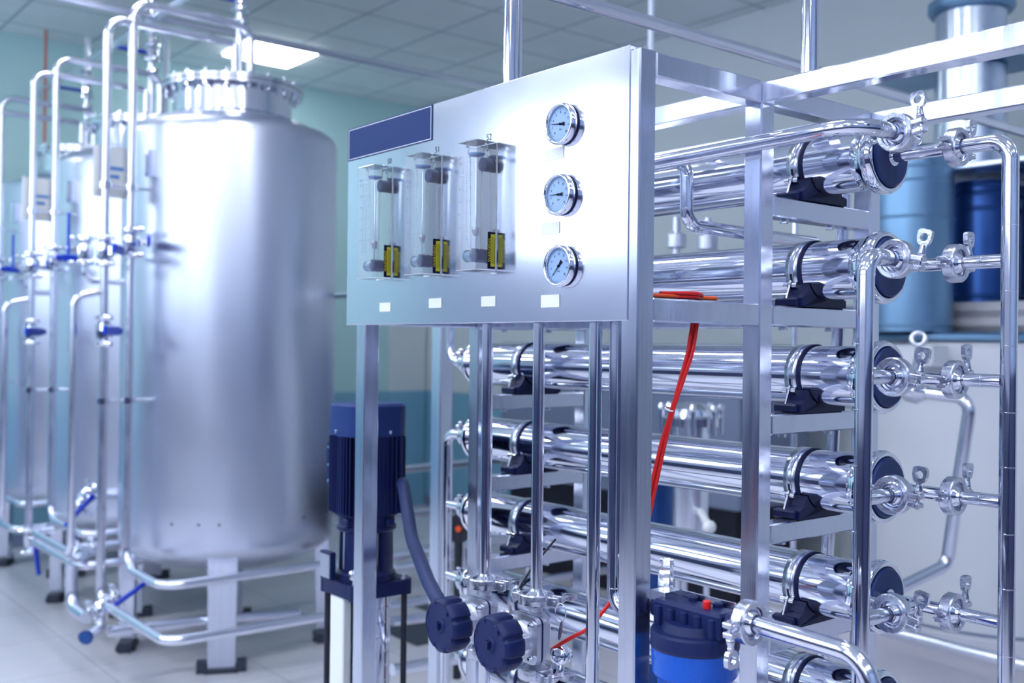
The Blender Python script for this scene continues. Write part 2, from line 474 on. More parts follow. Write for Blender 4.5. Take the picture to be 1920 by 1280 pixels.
# ------------------------------------------------------------------ welded steel frame of the machine
Y0, Y1, Y2 = 1.158, 1.458, 1.795        # front faces of the three rows of uprights
PW = 0.037
XP = -1.121                              # right faces of the right-hand uprights
XQ = -1.921                              # right faces of the left-hand uprights
ZT = 1.960
fr = thing('steel_frame', 'welded square-tube stainless steel frame carrying the control panel and the long vessels', 'frame', (-1.5, 1.5, 0))
def fbox(name, lo, hi): return part(name, MB().box(lo, hi, 0.0025), 'frame', fr)
fbox('post', (XP-PW, Y0, 0), (XP, Y0+PW, ZT+0.004))
fbox('post', (-1.966, Y0, 0), (-1.929, Y0+PW, 1.955))
for x in (XP, XQ):
    fbox('post', (x-PW, Y1, 0), (x, Y1+PW, ZT-0.036))
    fbox('post', (x-PW, Y2, 0), (x, Y2+PW, ZT-0.036))
# top beams
fbox('beam', (XP-PW, Y0+PW, ZT-0.036), (XP, Y1, ZT+0.003))
fbox('beam', (XP-PW, Y1+PW, ZT-0.036), (XP, Y2, ZT))
fbox('beam', (-2.3, Y1, ZT-0.036), (0.10, Y1+PW, ZT))
fbox('beam', (-2.3, Y2, ZT-0.038), (0.05, Y2+PW, ZT-0.002))
fbox('beam', (XQ-PW, Y0+PW, ZT-0.036), (XQ, Y1, ZT))
# middle beams under the panel
fbox('beam', (XP-PW, Y0+PW, 1.540), (XP, Y1, 1.577))
fbox('beam', (-1.966, Y0+PW, 1.540), (-1.929, Y1, 1.577))
fbox('beam', (XQ, Y1, 1.535), (XP-PW, Y1+PW, 1.570))
fbox('beam', (-1.929, Y0+0.004, 1.541), (XP-PW, Y0+PW, 1.575))
fbox('beam', (-1.929, Y0+0.004, 0.12), (XP-PW, Y0+PW, 0.157))
RZ = [1.767-0.1915*k for k in range(7)]
for x in (XP, XQ):
    for z in RZ: fbox('rail', (x-PW, Y1+PW, z-0.036), (x, Y2, z))
for x in (XP, XQ):
    b = MB()
    for z in RZ[:5]:
        for y in (1.55, 1.69): b.lathe((x-PW/2, y, z-0.036), (0, 0, -1), [(0.008, 0), (0.008, 0.007), (0, 0.007)], 6, smooth=False)
    part('bolt', b, 'cast', fr)['kind'] = 'stuff'
ft = MB()
for (x, y) in ((XP-PW/2, Y0+PW/2), (-1.948, Y0+PW/2), (XP-PW/2, Y1+PW/2), (XQ-PW/2, Y1+PW/2), (XP-PW/2, Y2+PW/2), (XQ-PW/2, Y2+PW/2)):
    pass

# ------------------------------------------------------------------ control panel
PX0, PX1, PZ0, PZ1 = -2.005, -1.1415, 1.541, 1.971
YP = Y0-0.002
cp = thing('control_panel', 'large mirror-bright stainless steel control panel on the front of the frame', 'control panel', (-1.57, 1.17, PZ0))
b = MB().box((PX0, YP, PZ0), (PX1, YP+0.002, PZ1), 0.0009)
b.box((PX0, YP+0.002, PZ0), (PX0+0.0015, YP+0.034, PZ1)); b.box((PX0+0.0015, YP+0.002, PZ1-0.0015), (PX1, YP+0.030, PZ1))
b.box((PX0+0.0015, YP+0.002, PZ0), (PX1-0.02, YP+0.0055, PZ0+0.0015))
part('sheet', b, 'panel', cp)
UX, UZ = V((1, 0, 0)), V((0, 0, 1))
def on_panel(x, z, h=0.0): return V((x, YP-h, z))
pl = part('nameplate', MB().rect(on_panel(-1.8415, 1.9355), UX, UZ, 0.325, 0.070, 0.0012), 'plate_blue', cp, 'blank dark blue nameplate')
bd = MB()
for (cx, cz, w, h) in ((-1.8415, 1.9675, 0.318, 0.0012), (-1.8415, 1.9035, 0.318, 0.0012), (-1.9995, 1.9355, 0.0012, 0.065), (-1.6835, 1.9355, 0.0012, 0.065)):
    bd.rect(on_panel(cx, cz, 0.0013), UX, UZ, w, h, 0.0003)
part('border', bd, 'white', pl)
for i, (x, z, w, h) in enumerate(((-1.845, 1.577, 0.042, 0.0185), (-1.663, 1.581, 0.042, 0.0185), (-1.494, 1.580, 0.042, 0.0185), (-1.323, 1.576, 0.047, 0.0215), (-1.325, 1.699, 0.047, 0.0195), (-1.316, 1.824, 0.047, 0.0195))):
    part('label_plate', MB().rect(on_panel(x, z), UX, UZ, w, h, 0.0012), 'white', cp)
for s_, x in (('50', -1.835), ('51', -1.662), ('52', -1.498)):
    part('number', MB().text(s_, 0.0165, on_panel(x, 1.8790), UX, UZ, 0.0002), 'ink', cp)

# ------------------------------------------------------------------ pressure gauges
def gauge(z, x, ang, label):
    g = thing('pressure_gauge', label, 'pressure gauge', (x, YP, z-0.034), 'round pressure gauges on the panel')
    o = V((x, YP, z)); d = V((0, -1, 0))
    part('case', MB().lathe(o, d, [(0.0, 0.0003), (0.0325, 0.0003), (0.0325, 0.005), (0.030, 0.006)], 48), 'navy', g)
    rim = MB().lathe(o, d, [(0.0335, 0.003), (0.0350, 0.005), (0.0354, 0.011), (0.0345, 0.0150), (0.0330, 0.0166), (0.0308, 0.0166), (0.0294, 0.0150), (0.0288, 0.011)], 56, hard=False)
    part('bezel', rim, 'chrome', g)
    dl = part('dial', MB().lathe(o, d, [(0.0290, 0.006), (0.0290, 0.0100), (0, 0.0100)], 48), 'dial', g)
    t = MB(); n = MB()
    u, w = V((1, 0, 0)), V((0, 0, 1)); c = o+d*0.0101
    for k in range(33):
        a = math.radians(225-270*k/32); L = 0.0035 if k % 4 == 0 else 0.0018
        dr = u*math.cos(a)+w*math.sin(a); pr = dr.cross(d) if False else (w*math.cos(a)-u*math.sin(a))
        t.prism([(-0.0002, 0), (0.0002, 0), (0.0002, L), (-0.0002, L)], c+dr*(0.0270-L), pr*-1, dr, 0.0002)
    for k in range(9):
        a = math.radians(225-270*k/8)
        n.text(str(2*k), 0.0060, c+(u*math.cos(a)+w*math.sin(a))*0.0195, u, w, 0.0002)
    n.text('bar', 0.0050, c+w*-0.0085, u, w, 0.0002)
    part('scale_marks', t, 'ink', dl); part('numerals', n, 'ink', dl)
    dr = u*math.cos(ang)+w*math.sin(ang); pp = w*math.cos(ang)-u*math.sin(ang)
    nd = MB().prism([(-0.0009, 0), (0.0009, 0), (0.0003, 0.0215), (-0.0003, 0.0215)], c+d*0.0012, pp*-1, dr, 0.0005)
    nd.prism([(-0.0008, 0), (0.0008, 0), (0.0032, -0.0110), (-0.0032, -0.0110)][::-1], c+d*0.0012, pp*-1, dr, 0.0005)
    nd.lathe(c, d, [(0.0022, 0), (0.0022, 0.0024), (0, 0.0024)], 16)
    part('needle', nd, 'ink', g)
    part('glass', MB().lathe(o, d, [(0, 0.0146), (0.0290, 0.0146)], 40), 'glass', g)
gauge(1.869, -1.291, math.radians(174), 'topmost round pressure gauge on the panel, needle pointing almost level to the left')
gauge(1.752, -1.294, math.radians(178), 'middle of the three round pressure gauges on the panel, needle pointing left')
gauge(1.633, -1.291, math.radians(226), 'lowest round pressure gauge on the panel, needle resting at the lower left stop')

# ------------------------------------------------------------------ flow meters
fm = thing('flow_meter', 'x', 'flow meter', (0, 0, 0), 'clear acrylic flow meters')
W, D, H = 0.060, 0.0475, 0.232      # right face at x=0, back on the panel at y=0, bottom z=0
part('body', MB().box((-W, -D, 0), (0, -0.0015, H), 0.0012), 'acrylic', fm)
bx, by = -0.030, -0.0245
part('brightening_plate', MB().box((-W+0.001, -0.0013, 0.002), (-0.0005, 0.0, H-0.002)), 'white', fm)  # white plate added behind the body to brighten the clear acrylic
bore = MB().lathe((bx, by, 0.030), (0, 0, 1), [(0.0085, 0), (0.0125, H-0.056), (0.0125, H-0.055)], 24)
part('bore', bore, 'acrylic_core', fm)
part('top_plug', MB().lathe((bx, by, H-0.020), (0, 0, 1), [(0, 0), (0.016, 0), (0.016, 0.012), (0.019, 0.012), (0.019, 0.0235), (0, 0.0235)], 28), 'acrylic_core', fm)
rg = MB().lathe((bx, by, H-0.024), (0, 0, 1), [(0.0125, 0), (0.0145, 0.002), (0.0145, 0.004), (0.0125, 0.005)], 28, hard=False)
part('seal', rg, 'print_blue', fm)
part('guide_rod', MB().cyl((bx, by, 0.03), (bx, by, H-0.03), 0.0011, 10), 'chrome', fm)
part('float', MB().lathe((bx, by, 0.062), (0, 0, 1), [(0, 0), (0.004, 0.001), (0.0072, 0.012), (0.0072, 0.016), (0, 0.017)], 20), 'aluminium', fm)
part('inlet_port', MB().cyl((bx, -0.006, 0.028), (bx, -0.030, 0.028), 0.0125, 24), 'navy_cap', fm)
part('outlet_port', MB().cyl((bx+0.012, -0.003, H-0.040), (bx+0.012, -0.020, H-0.040), 0.0125, 24), 'navy_cap', fm)
part('plug', MB().lathe((-W+0.004, by, 0.028), (-1, 0, 0), [(0.0, -0.022), (0.010, -0.022), (0.010, -0.003), (0.0115, -0.003), (0.0115, 0.0), (0, 0.0)], 20), 'galvanised', fm)
sc_ = MB()
for k in range(31):
    z = 0.055+0.0046*k; L = 0.008 if k % 5 == 0 else 0.0045
    sc_.rect((-W+0.024-L/2, -D, z), UX, UZ, L, 0.0005, 0.0003)
    sc_.rect((-W+0.030+L/2, -D, z), UX, UZ, L*0.8, 0.0005, 0.0003)
for k, s_ in enumerate(('2', '4', '6', '8', '10', '12')):
    sc_.text(s_, 0.0062, (-W+0.011, -D, 0.055+0.023*(k+1)), UX, UZ); sc_.text(s_, 0.0055, (-W+0.044, -D, 0.055+0.023*(k+1)), UX, UZ)
sc_.text('GPM', 0.0058, (-W+0.013, -D, 0.203), UX, UZ); sc_.text('LPM', 0.0058, (-W+0.042, -D, 0.203), UX, UZ)
part('printed_scale', sc_, 'ink_soft', fm)
UYp = V((0, 1, 0))
wl = part('warning_label', MB().prism([(-0.0085, -0.033), (0.0085, -0.033), (0.0085, 0.033), (-0.0085, 0.033)], (0, -0.0115, 0.036), UYp, UZ, 0.0006), 'ink', fm)
part('yellow_field', MB().prism([(-0.0050, -0.029), (0.0045, -0.029), (0.0045, 0.029), (-0.0050, 0.029)], (0.0006, -0.0082, 0.036), UYp, UZ, 0.0003), 'yellow', wl)
part('lettering', MB().text('WARNING', 0.0088, (0.0006, -0.0163, 0.036), UZ, V((0, -1, 0)), 0.0003), 'yellow', wl)
fine = MB()
for k in range(5): fine.rect((0.0009, -0.0115+0.0018*k, 0.036), UYp, UZ, 0.0004, 0.048 if k % 2 else 0.040, 0.0002)
fine_m = MB()
for k in range(5):
    fine_m.prism([(-0.0002, -0.024), (0.0002, -0.024), (0.0002, 0.024), (-0.0002, 0.024)], (0.0009, -0.0115+0.0018*k, 0.036), UYp, UZ, 0.0002)
part('small_print', fine_m, 'ink', wl)
K = Kind(fm)
for i, (x, lab) in enumerate(((-1.821, 'clear acrylic flow meter under the number 50, leftmost on the panel'),
                              (-1.645, 'clear acrylic flow meter under the number 51, middle of three on the panel'),
                              (-1.473, 'clear acrylic flow meter under the number 52, nearest the round gauges'))):
    K.put((x, YP, 1.6345), (0, 0, 0), lab, 'clear acrylic flow meters')

# ------------------------------------------------------------------ long membrane vessels
VY, VZ0, DZ = 1.645, 1.835, 0.1915
VX0, VX1 = -2.16, -0.990
ves = thing('pressure_vessel', 'x', 'pressure vessel', (0, 0, 0), 'long polished membrane vessels')
part('shell', MB().lathe((VX0+0.03, 0, 0), (1, 0, 0), [(0.054, 0), (0.054, VX1-VX0-0.06)], 64), 'polished', ves)
for (x, s_) in ((VX1, 1), (VX0, -1)):
    p = [(0.0545, -0.045), (0.056, -0.030), (0.0595, -0.026), (0.0635, -0.018), (0.0640, -0.009), (0.0610, -0.001), (0.056, 0.001), (0.0525, -0.001), (0.0520, -0.010)]
    part('coupling_ring', MB().lathe((x, 0, 0), (s_, 0, 0), p, 64, hard=False), 'chrome', ves)
    part('end_cap', MB().lathe((x, 0, 0), (s_, 0, 0), [(0.0522, -0.012), (0.0522, 0.002), (0.0495, 0.005), (0.0, 0.005)], 56), 'navy_cap', ves)
    jn = MB().box((x-0.020*s_-0.008, 0.061, 0.012), (x-0.020*s_+0.008, 0.076, 0.020)); jn.box((x-0.020*s_-0.008, 0.061, -0.004), (x-0.020*s_+0.008, 0.076, 0.004))
    jn.cyl((x-0.020*s_, 0.070, -0.012), (x-0.020*s_, 0.070, 0.030), 0.003, 10)
    part('coupling_bolt', jn, 'cast', ves)
K = Kind(ves)
ordn = ['topmost', 'second', 'third', 'fourth', 'fifth', 'sixth', 'lowest']
for k in range(7):
    K.put((0, VY, VZ0-DZ*k), (0, 0, 0), 'long mirror-polished vessel with navy end caps, the %s%s in the rack' % (ordn[k], '' if k in (0, 6) else ' from the top'), 'long polished membrane vessels')

# saddles with straps
sad = thing('vessel_saddle', 'x', 'saddle', (0, 0, 0), 'navy saddles with steel straps under the vessels')
# origin at vessel axis above; x centred
cr = MB(); pts = []
pts += [(-0.070, -0.0675), (0.066, -0.0675), (0.066, -0.0540), (0.050, -0.0500)]
for k in range(13):
    a = math.radians(-28-124*k/12); pts.append((0.0558*math.cos(a), 0.0558*math.sin(a)))
pts += [(-0.058, -0.044), (-0.070, -0.052)]
A = [V((-0.020, p[0], p[1])) for p in pts]; B = [V((0.022, p[0], p[1])) for p in pts]; n = len(pts)
cr.add(A+B, [(i, (i+1) % n, n+(i+1) % n, n+i) for i in range(n)])
cr.add(A, [(0, n-1, n-2), (0, n-2, n-3)]+[(0, i+1, i) for i in range(4, n-3)]+[(0, 4, 3), (0, 3, 1), (1, 3, 2)])
cr.add(B, [(0, n-2, n-1), (0, n-3, n-2)]+[(0, i, i+1) for i in range(4, n-3)]+[(0, 3, 4), (0, 1, 3), (1, 2, 3)])
cr.box((-0.034, -0.078, -0.0677), (0.016, -0.060, -0.052), 0.003)
part('cradle', cr, 'navy_paint', sad)
def arc_band(x0, x1, r0, r1, a0, a1, n=36):
    m = MB(); vs = []; F = []
    for k in range(n+1):
        a = math.radians(a0+(a1-a0)*k/n); c, s_ = math.cos(a), math.sin(a)
        vs += [(x0, r0*c, r0*s_), (x1, r0*c, r0*s_), (x1, r1*c, r1*s_), (x0, r1*c, r1*s_)]
    for k in range(n):
        for j in range(4): F.append((4*k+j, 4*k+(j+1) % 4, 4*k+4+(j+1) % 4, 4*k+4+j))
    m.add(vs, F, True); m.add(vs[:4], [(0, 1, 2, 3)]); m.add(vs[-4:], [(3, 2, 1, 0)])
    return m
part('liner', arc_band(-0.001, 0.0065, 0.0542, 0.0566, -35, 215), 'navy', sad)
stp = part('strap', arc_band(-0.026, -0.001, 0.0545, 0.0566, -20, 205), 'frame', sad)
part('slot', arc_band(-0.0160, -0.0110, 0.0562, 0.0570, 187, 203), 'black', stp)
hb = MB()
for x in (-0.0275, -0.0085): hb.lathe((x, -0.0545, -0.0280), (1, 0, 0), [(0, 0), (0.0062, 0), (0.0062, 0.009), (0, 0.009)], 18)
part('strap_hinge', hb, 'chrome', sad)
rb_ = MB().cyl((-0.0135, -0.0560, -0.020), (-0.0135, -0.0720, -0.0600), 0.0022, 10)
rb_.lathe((-0.0170, -0.0560, -0.0260), (1, 0, 0), [(0, 0), (0.0052, 0), (0.0052, 0.007), (0, 0.007)], 16)
part('draw_bolt', rb_, 'cast', sad)
K = Kind(sad)
for k in range(7):
    for (x, s_) in ((XP-0.018, 'near right end'), (XQ-0.018, 'far left end')):
        K.put((x, VY, VZ0-DZ*k), (0, 0, 0), 'navy saddle with strap under the %s of the %s vessel' % (s_, ordn[k]), 'navy saddles with steel straps under the vessels')

# ------------------------------------------------------------------ sanitary clamps
def build_clamp():
    c = thing('pipe_clamp', 'x', 'clamp', (0, 0, 0), 'sanitary pipe clamps with wing nuts')
    # axis z, lugs towards +x, wing nut towards +y
    prof = [(0.0235, -0.0095), (0.0300, -0.0100), (0.0318, -0.0080), (0.0320, 0.0), (0.0318, 0.0080), (0.0300, 0.0100), (0.0235, 0.0095), (0.0262, 0.0), (0.0235, -0.0095)]
    ring = MB().lathe((0, 0, 0), (0, 0, 1), prof, 44, a0=math.radians(90+0) if False else 0.0, a1=2*PI, hard=True)
    rg_ = part('ring', ring, 'cast', c)
    for sy in (1, -1):
        y0, y1 = (0.0030, 0.0115) if sy > 0 else (-0.0115, -0.0030)
        part('lug', MB().box((0.028, y0, -0.0085), (0.050, y1, 0.0085), 0.0015), 'cast', c)
        part('hinge_ear', MB().box((-0.046, sy*0.0022, -0.007), (-0.029, sy*0.0095, 0.007), 0.0015), 'cast', c)
        part('pin', MB().cyl((-0.041, sy*0.006, -0.0105), (-0.041, sy*0.006, 0.0105), 0.0030, 12), 'chrome', c)
    part('pin', MB().cyl((0.043, -0.0070, -0.0100), (0.043, -0.0070, 0.0100), 0.0030, 12), 'chrome', c)
    part('bolt', MB().cyl((0.043, -0.014, 0), (0.043, 0.022, 0), 0.0030, 12), 'cast', c)
    wn = MB().lathe((0.043, 0.0118, 0), (0, 1, 0), [(0.0, 0), (0.0068, 0), (0.0062, 0.006), (0.0046, 0.013), (0.0044, 0.020)], 16, hard=False)
    def rad(a):
        ca, sa = math.cos(a), math.sin(a)
        r = 0.0122/max(abs(ca), abs(sa)*0.95, 1e-3)
        if sa < -0.3: r = min(r, 0.0105+0.004*(-sa))
        return min(r, 0.0152)
    wn.holed(rad, (0.043, 0.0420, -0.0038), (1, 0, 0), (0, 1, 0), 0.0076, 0.0066)
    wn.box((0.0385, 0.0235, -0.0040), (0.0475, 0.0325, 0.0040), 0.0015)
    part('wing_nut', wn, 'cast', c)
    return c
CL = Kind(build_clamp())
GC = 'sanitary pipe clamps with wing nuts'
VXo = -0.869
names = ['topmost', 'second', 'third', 'fourth', 'fifth', 'sixth']
for k in range(6):
    z = VZ0-DZ*k
    CL.put((VXo, VY, z), axes_rot((1, 0, 0), (0, 1, 0.08*((k % 3)-1))), 'steel clamp with wing nut on the outer outlet pipe of the %s vessel' % names[k], GC)
SX, SY = -0.918, 1.545
for k in range(6):
    z = VZ0-DZ*k+(0.018 if k == 0 else 0.004)
    CL.put((SX, SY, z), axes_rot((0, -1, 0), (1, 0, [0.12, -0.22, -0.15, -0.1, -0.22, -0.1][k])), 'steel clamp with wing nut on the front feed elbow of the %s vessel' % names[k], GC)

# outer manifold (permeate)
OX = -0.780; R1, R2 = 0.0110, 0.0139
om = MB().tube([(VXo+0.006, VY, VZ0), (OX, VY, VZ0), (OX, VY, 0.35)], R2*0.93, rb=0.032, n=24, welds=True)
for k in range(1, 6):
    z = VZ0-DZ*k
    om.tube([(VXo+0.006, VY, z), (OX-0.010, VY, z)], R1, n=20); om.lathe((OX-0.044, VY, z), (1, 0, 0), [(R1, 0), (R1*1.04, 0.0006), (R1*1.04, 0.0014), (R1, 0.002)], 20)
    for dz in (0.055, -0.050): om.lathe((OX, VY, z+dz), (0, 0, 1), [(R2*0.92, 0), (R2*0.97, 0.0006), (R2*0.97, 0.0014), (R2*0.92, 0.002)], 24)
for k in range(6): om.ferrule((VXo+0.001, VY, VZ0-DZ*k), (-1, 0, 0), R1, 0.0238)
solo('outlet_manifold', om, 'pipe', 'vertical steel manifold pipe at the far right with branches to every vessel end', 'pipe')
for k in range(6):
    z = VZ0-DZ*k
    s_ = MB().tube([(VX1+0.004, VY, z), (VXo-0.012, VY, z)], R1, n=20)
    s_.lathe((VX1+0.0045, VY, z), (1, 0, 0), [(R1, 0), (0.0165, 0), (0.0165, 0.004), (R1, 0.005)], 24)
    s_.ferrule((VXo-0.001, VY, z), (1, 0, 0), R1, 0.0238)
    solo('outlet_stub', s_, 'pipe', 'short steel outlet pipe from the middle of the %s vessel cap' % names[k], 'pipe', 'short outlet pipes at the vessel caps')

# front manifold (feed) with elbows
MX, MY = -0.925, 1.460
im = MB()
zk = [VZ0-DZ*k+(0.018 if k == 0 else 0.004) for k in range(6)]
im.tube([(SX, SY-0.006, zk[1]), (SX, MY, zk[1]), (MX, MY, 0.35)], R2, rb=0.030, n=24, welds=True)
for k in range(2, 6): im.tube([(SX, SY-0.006, zk[k]), (MX, MY+0.010, zk[k])], R1*1.08, n=20)
for k in range(1, 6):
    im.ferrule((SX, SY-0.001, zk[k]), (0, 1, 0), R1*1.08, 0.0238)
    if k > 1:
        for dz in (0.052, -0.052): im.lathe((MX, MY, zk[k]+dz), (0, 0, 1), [(R2*0.99, 0), (R2*1.035, 0.0006), (R2*1.035, 0.0014), (R2*0.99, 0.002)], 24)
solo('feed_manifold', im, 'pipe', 'vertical steel manifold pipe crossing in front of the navy vessel caps', 'pipe')
tp = MB().tube([(SX, SY-0.006, zk[0]), (SX, 1.430, zk[0]-0.003), (-1.80, 1.430, 1.839)], R2*0.97, rb=0.055, n=24, welds=True)
tp.ferrule((SX, SY-0.001, zk[0]), (0, 1, 0), R1*1.08, 0.0238)
solo('feed_pipe', tp, 'pipe', 'long horizontal steel pipe curving into the clamp above the topmost vessel', 'pipe')
for k in range(6):
    e = MB().tube([(VX1+0.004, VY-0.018, zk[k]), (SX, VY-0.018, zk[k]), (SX, SY+0.006, zk[k])], R1, rb=0.03, n=18)
    e.ferrule((SX, SY+0.001, zk[k]), (0, -1, 0), R1, 0.0238)
    solo('feed_elbow', e, 'pipe', 'short steel elbow joining the front clamp to the %s vessel cap' % names[k], 'pipe', 'short elbows at the vessel caps')

# U-shaped drop pipe between panel and upper vessels
solo('drop_pipe', MB().tube([(-1.50, 1.46, 1.846), (-1.291, 1.46, 1.846), (-1.291, 1.46, 1.727), (-1.291, 1.86, 1.722)], 0.0125, rb=0.030, n=24, welds=True), 'pipe',
     'steel pipe dropping in an S bend to the right of the control panel', 'pipe')

# far end manifold on the left
LX = -2.30
lm = MB()
lz = [VZ0-DZ*k for k in range(7)]
lm.tube([(VX0-0.045, VY, lz[3]), (LX, VY, lz[3]), (LX, VY, 0.3)], R2, rb=0.032, n=20, welds=True)
for k in (4, 5, 6): lm.tube([(VX0-0.045, VY, lz[k]), (LX+0.01, VY, lz[k])], R2*0.9, n=18)
solo('return_manifold', lm, 'pipe', 'vertical steel pipe tying together the far left ends of the lower vessels', 'pipe')
lu = MB().tube([(VX0-0.045, VY, lz[2]), (LX+0.01, VY, lz[2]), (LX+0.01, VY, 1.93)], R2, rb=0.045, n=20, welds=True)
solo('return_elbow', lu, 'pipe', 'steel elbow rising behind the panel from the far end of the third vessel', 'pipe')
for k in range(2, 7):
    s_ = MB().cyl((VX0-0.004, VY, lz[k]), (VX0-0.03, VY, lz[k]), 0.030, 24); s_.ferrule((VX0-0.045, VY, lz[k]), (1, 0, 0), R1, 0.0238)
    solo('end_stub', s_, 'chrome', 'short steel stub at the far left cap of the %s vessel' % ordn[k], 'pipe', 'stubs at the far vessel caps')
    CL.put((VX0-0.047, VY, lz[k]), axes_rot((1, 0, 0), (0, 0.7, -0.7)), 'steel clamp at the far left end of the %s vessel' % ordn[k], GC)

# uprights and pipes around the frame
a = pY(1571, 630, 1.93); b2 = pY(1552, 1020, 1.93); dd = (b2-a)/(a.z-b2.z)
solo('rear_pipe', MB().cyl(a-dd*0.30, a+dd*a.z, 0.0135, 20), 'pipe', 'steel pipe standing behind the right ends of the vessels, seen between the rails', 'pipe')
a = pY(1493, 620, 3.0)
solo('thin_rear_pipe', MB().cyl((a.x, a.y, 0), (a.x-0.01, a.y, 2.0), 0.010, 14), 'pipe_far', 'thin blurred vertical pipe behind the vessels left of the rear pipe', 'pipe')
solo('support_upright', MB().box((-2.775, 1.915, 0), (-2.722, 1.965, 1.75), 0.003), 'frame', 'single steel upright standing behind the far end of the frame', 'post')
b = MB().tube([(-1.403, 1.2, 1.55), (-1.403, 1.2, 1.068)], 0.0108, n=24); b.ferrule((-1.403, 1.2, 1.056), (0, 0, -1), 0.0108, 0.0235)
b.tube([(-1.403, 1.2, 0.925), (-1.403, 1.2, 0.45), (-1.403, 1.35, 0.45)], 0.0108, n=20); b.ferrule((-1.403, 1.2, 0.918), (0, 0, 1), 0.0108, 0.0235)
solo('valve_pipe', b, 'pipe', 'vertical steel pipe from the panel down to the right-hand diaphragm valve', 'pipe')
b = MB().tube([(-1.552, 1.2, 1.55), (-1.552, 1.2, 1.068)], 0.0108, n=24); b.ferrule((-1.552, 1.2, 1.056), (0, 0, -1), 0.0108, 0.0235)
b.tube([(-1.552, 1.2, 0.925), (-1.552, 1.2, 0.45), (-1.552, 1.35, 0.45)], 0.0108, n=20); b.ferrule((-1.552, 1.2, 0.918), (0, 0, 1), 0.0108, 0.0235)
solo('valve_pipe', b, 'pipe', 'vertical steel pipe from the panel down to the left-hand diaphragm valve', 'pipe')
solo('drain_pipe', MB().tube([(-1.268, 1.21, 1.55), (-1.268, 1.21, 0.157)], 0.0115, n=24), 'pipe', 'straight vertical steel pipe left of the one with the bend, under the gauges', 'pipe')
solo('bent_pipe', MB().tube([(-1.243, 1.235, 1.55), (-1.243, 1.235, 1.060), (-1.10, 1.235, 1.060)], 0.0125, rb=0.036, n=24, welds=True), 'pipe',
     'vertical steel pipe bending right into the corner post under the gauges', 'pipe')

# ------------------------------------------------------------------ diaphragm valves
def build_valve():
    v = thing('diaphragm_valve', 'x', 'valve', (0, 0, 0), 'diaphragm valves with navy handwheels')
    # pipe along z through origin, handwheel towards -y
    bo = MB().lathe((0, 0, -0.060), (0, 0, 1), [(0, 0), (0.0235, 0), (0.0235, 0.003), (0.0125, 0.010), (0.0125, 0.018), (0.026, 0.030), (0.026, 0.090), (0.0125, 0.102), (0.0125, 0.110), (0.0235, 0.117), (0.0235, 0.120), (0, 0.120)], 32)
    bo.box((-0.031, -0.018, -0.031), (0.031, 0.012, 0.031), 0.006)
    part('body', bo, 'aluminium', v)
    def sq(h, r, n=6):
        P = []
        for (cx, cz, a0) in ((h-r, h-r, 0), (-h+r, h-r, 90), (-h+r, -h+r, 180), (h-r, -h+r, 270)):
            for k in range(n+1):
                a = math.radians(a0+90*k/n); P.append((cx+r*math.cos(a), cz+r*math.sin(a)))
        return P
    part('diaphragm', MB().prism(sq(0.040, 0.012), (0, -0.018, 0), UX, UZ, 0.004), 'navy', v)
    fl = MB().prism(sq(0.041, 0.013), (0, -0.022, 0), UX, UZ, 0.010)
    fl.prism(sq(0.040, 0.012), (0, -0.009, 0), UX, UZ, 0.008)
    part('bonnet_flange', fl, 'aluminium', v)
    bt = MB()
    for sx in (1, -1):
        for sz in (1, -1):
            o = V((sx*0.029, -0.032, sz*0.029))
            bt.lathe(o, (0, -1, 0), [(0.0058, 0), (0.0058, 0.0015)], 16); bt.lathe(o, (0, -1, 0), [(0, 0), (0.0046, 0), (0.0046, 0.006), (0, 0.006)], 6, smooth=False)
            bt.lathe(o, (0, -1, 0), [(0.0028, 0.005), (0.0028, 0.010), (0, 0.010)], 10)
            q = bt
    part('bolt', bt, 'chrome', v)
    bn = MB().lathe((0, -0.031, 0), (0, -1, 0), [(0.030, 0), (0.030, 0.006), (0.026, 0.010), (0.024, 0.030), (0.020, 0.034), (0.018, 0.060)], 32)
    bn.box((-0.004, -0.060, -0.014), (0.029, -0.032, 0.010), 0.002)
    part('bonnet', bn, 'aluminium', v)
    hw = MB(); n = 128; R = 0.0495
    def rr(a, base):
        x = (a*8/(2*PI)) % 1.0
        dip = max(0, 1-abs(x-0.5)/0.13)
        return base-0.0055*min(1, dip*1.8)
    rings = [(-0.062, 0.040), (-0.064, 0.048), (-0.070, 0.0500), (-0.096, 0.0500), (-0.102, 0.0480), (-0.105, 0.043)]
    P = []; F = []
    for (y, b0) in rings:
        for k in range(n):
            a = 2*PI*k/n; r = rr(a, b0); P.append((r*math.cos(a), y, r*math.sin(a)))
    for i in range(len(rings)-1):
        for k in range(n): F.append((i*n+k, i*n+(k+1) % n, (i+1)*n+(k+1) % n, (i+1)*n+k))
    hw.add(P, F, True)
    hw.lathe((0, -0.062, 0), (0, -1, 0), [(0, 0), (0.041, 0)], 36); hw.lathe((0, -0.105, 0), (0, -1, 0), [(0.0435, 0), (0.0425, -0.001), (0.014, -0.002), (0.012, 0.001), (0.009, 0.001), (0.008, -0.001), (0, -0.001)], 36)
    hw.box((-0.003, -0.112, -0.006), (0.003, -0.104, 0.006), 0.001)
    hw.cyl((0.022, -0.1045, 0.025), (0.022, -0.1065, 0.025), 0.0035, 12)
    part('handwheel', hw, 'navy', v)
    return v
DV = Kind(build_valve())
DV.put((-1.403, 1.2, 0.987), (0, 0, 0), 'diaphragm valve with navy handwheel, the right-hand and nearer of the two', 'diaphragm valves with navy handwheels')
DV.put((-1.552, 1.2, 0.987), (0, 0, 0), 'diaphragm valve with navy handwheel, the left-hand one beside the grey hose', 'diaphragm valves with navy handwheels')
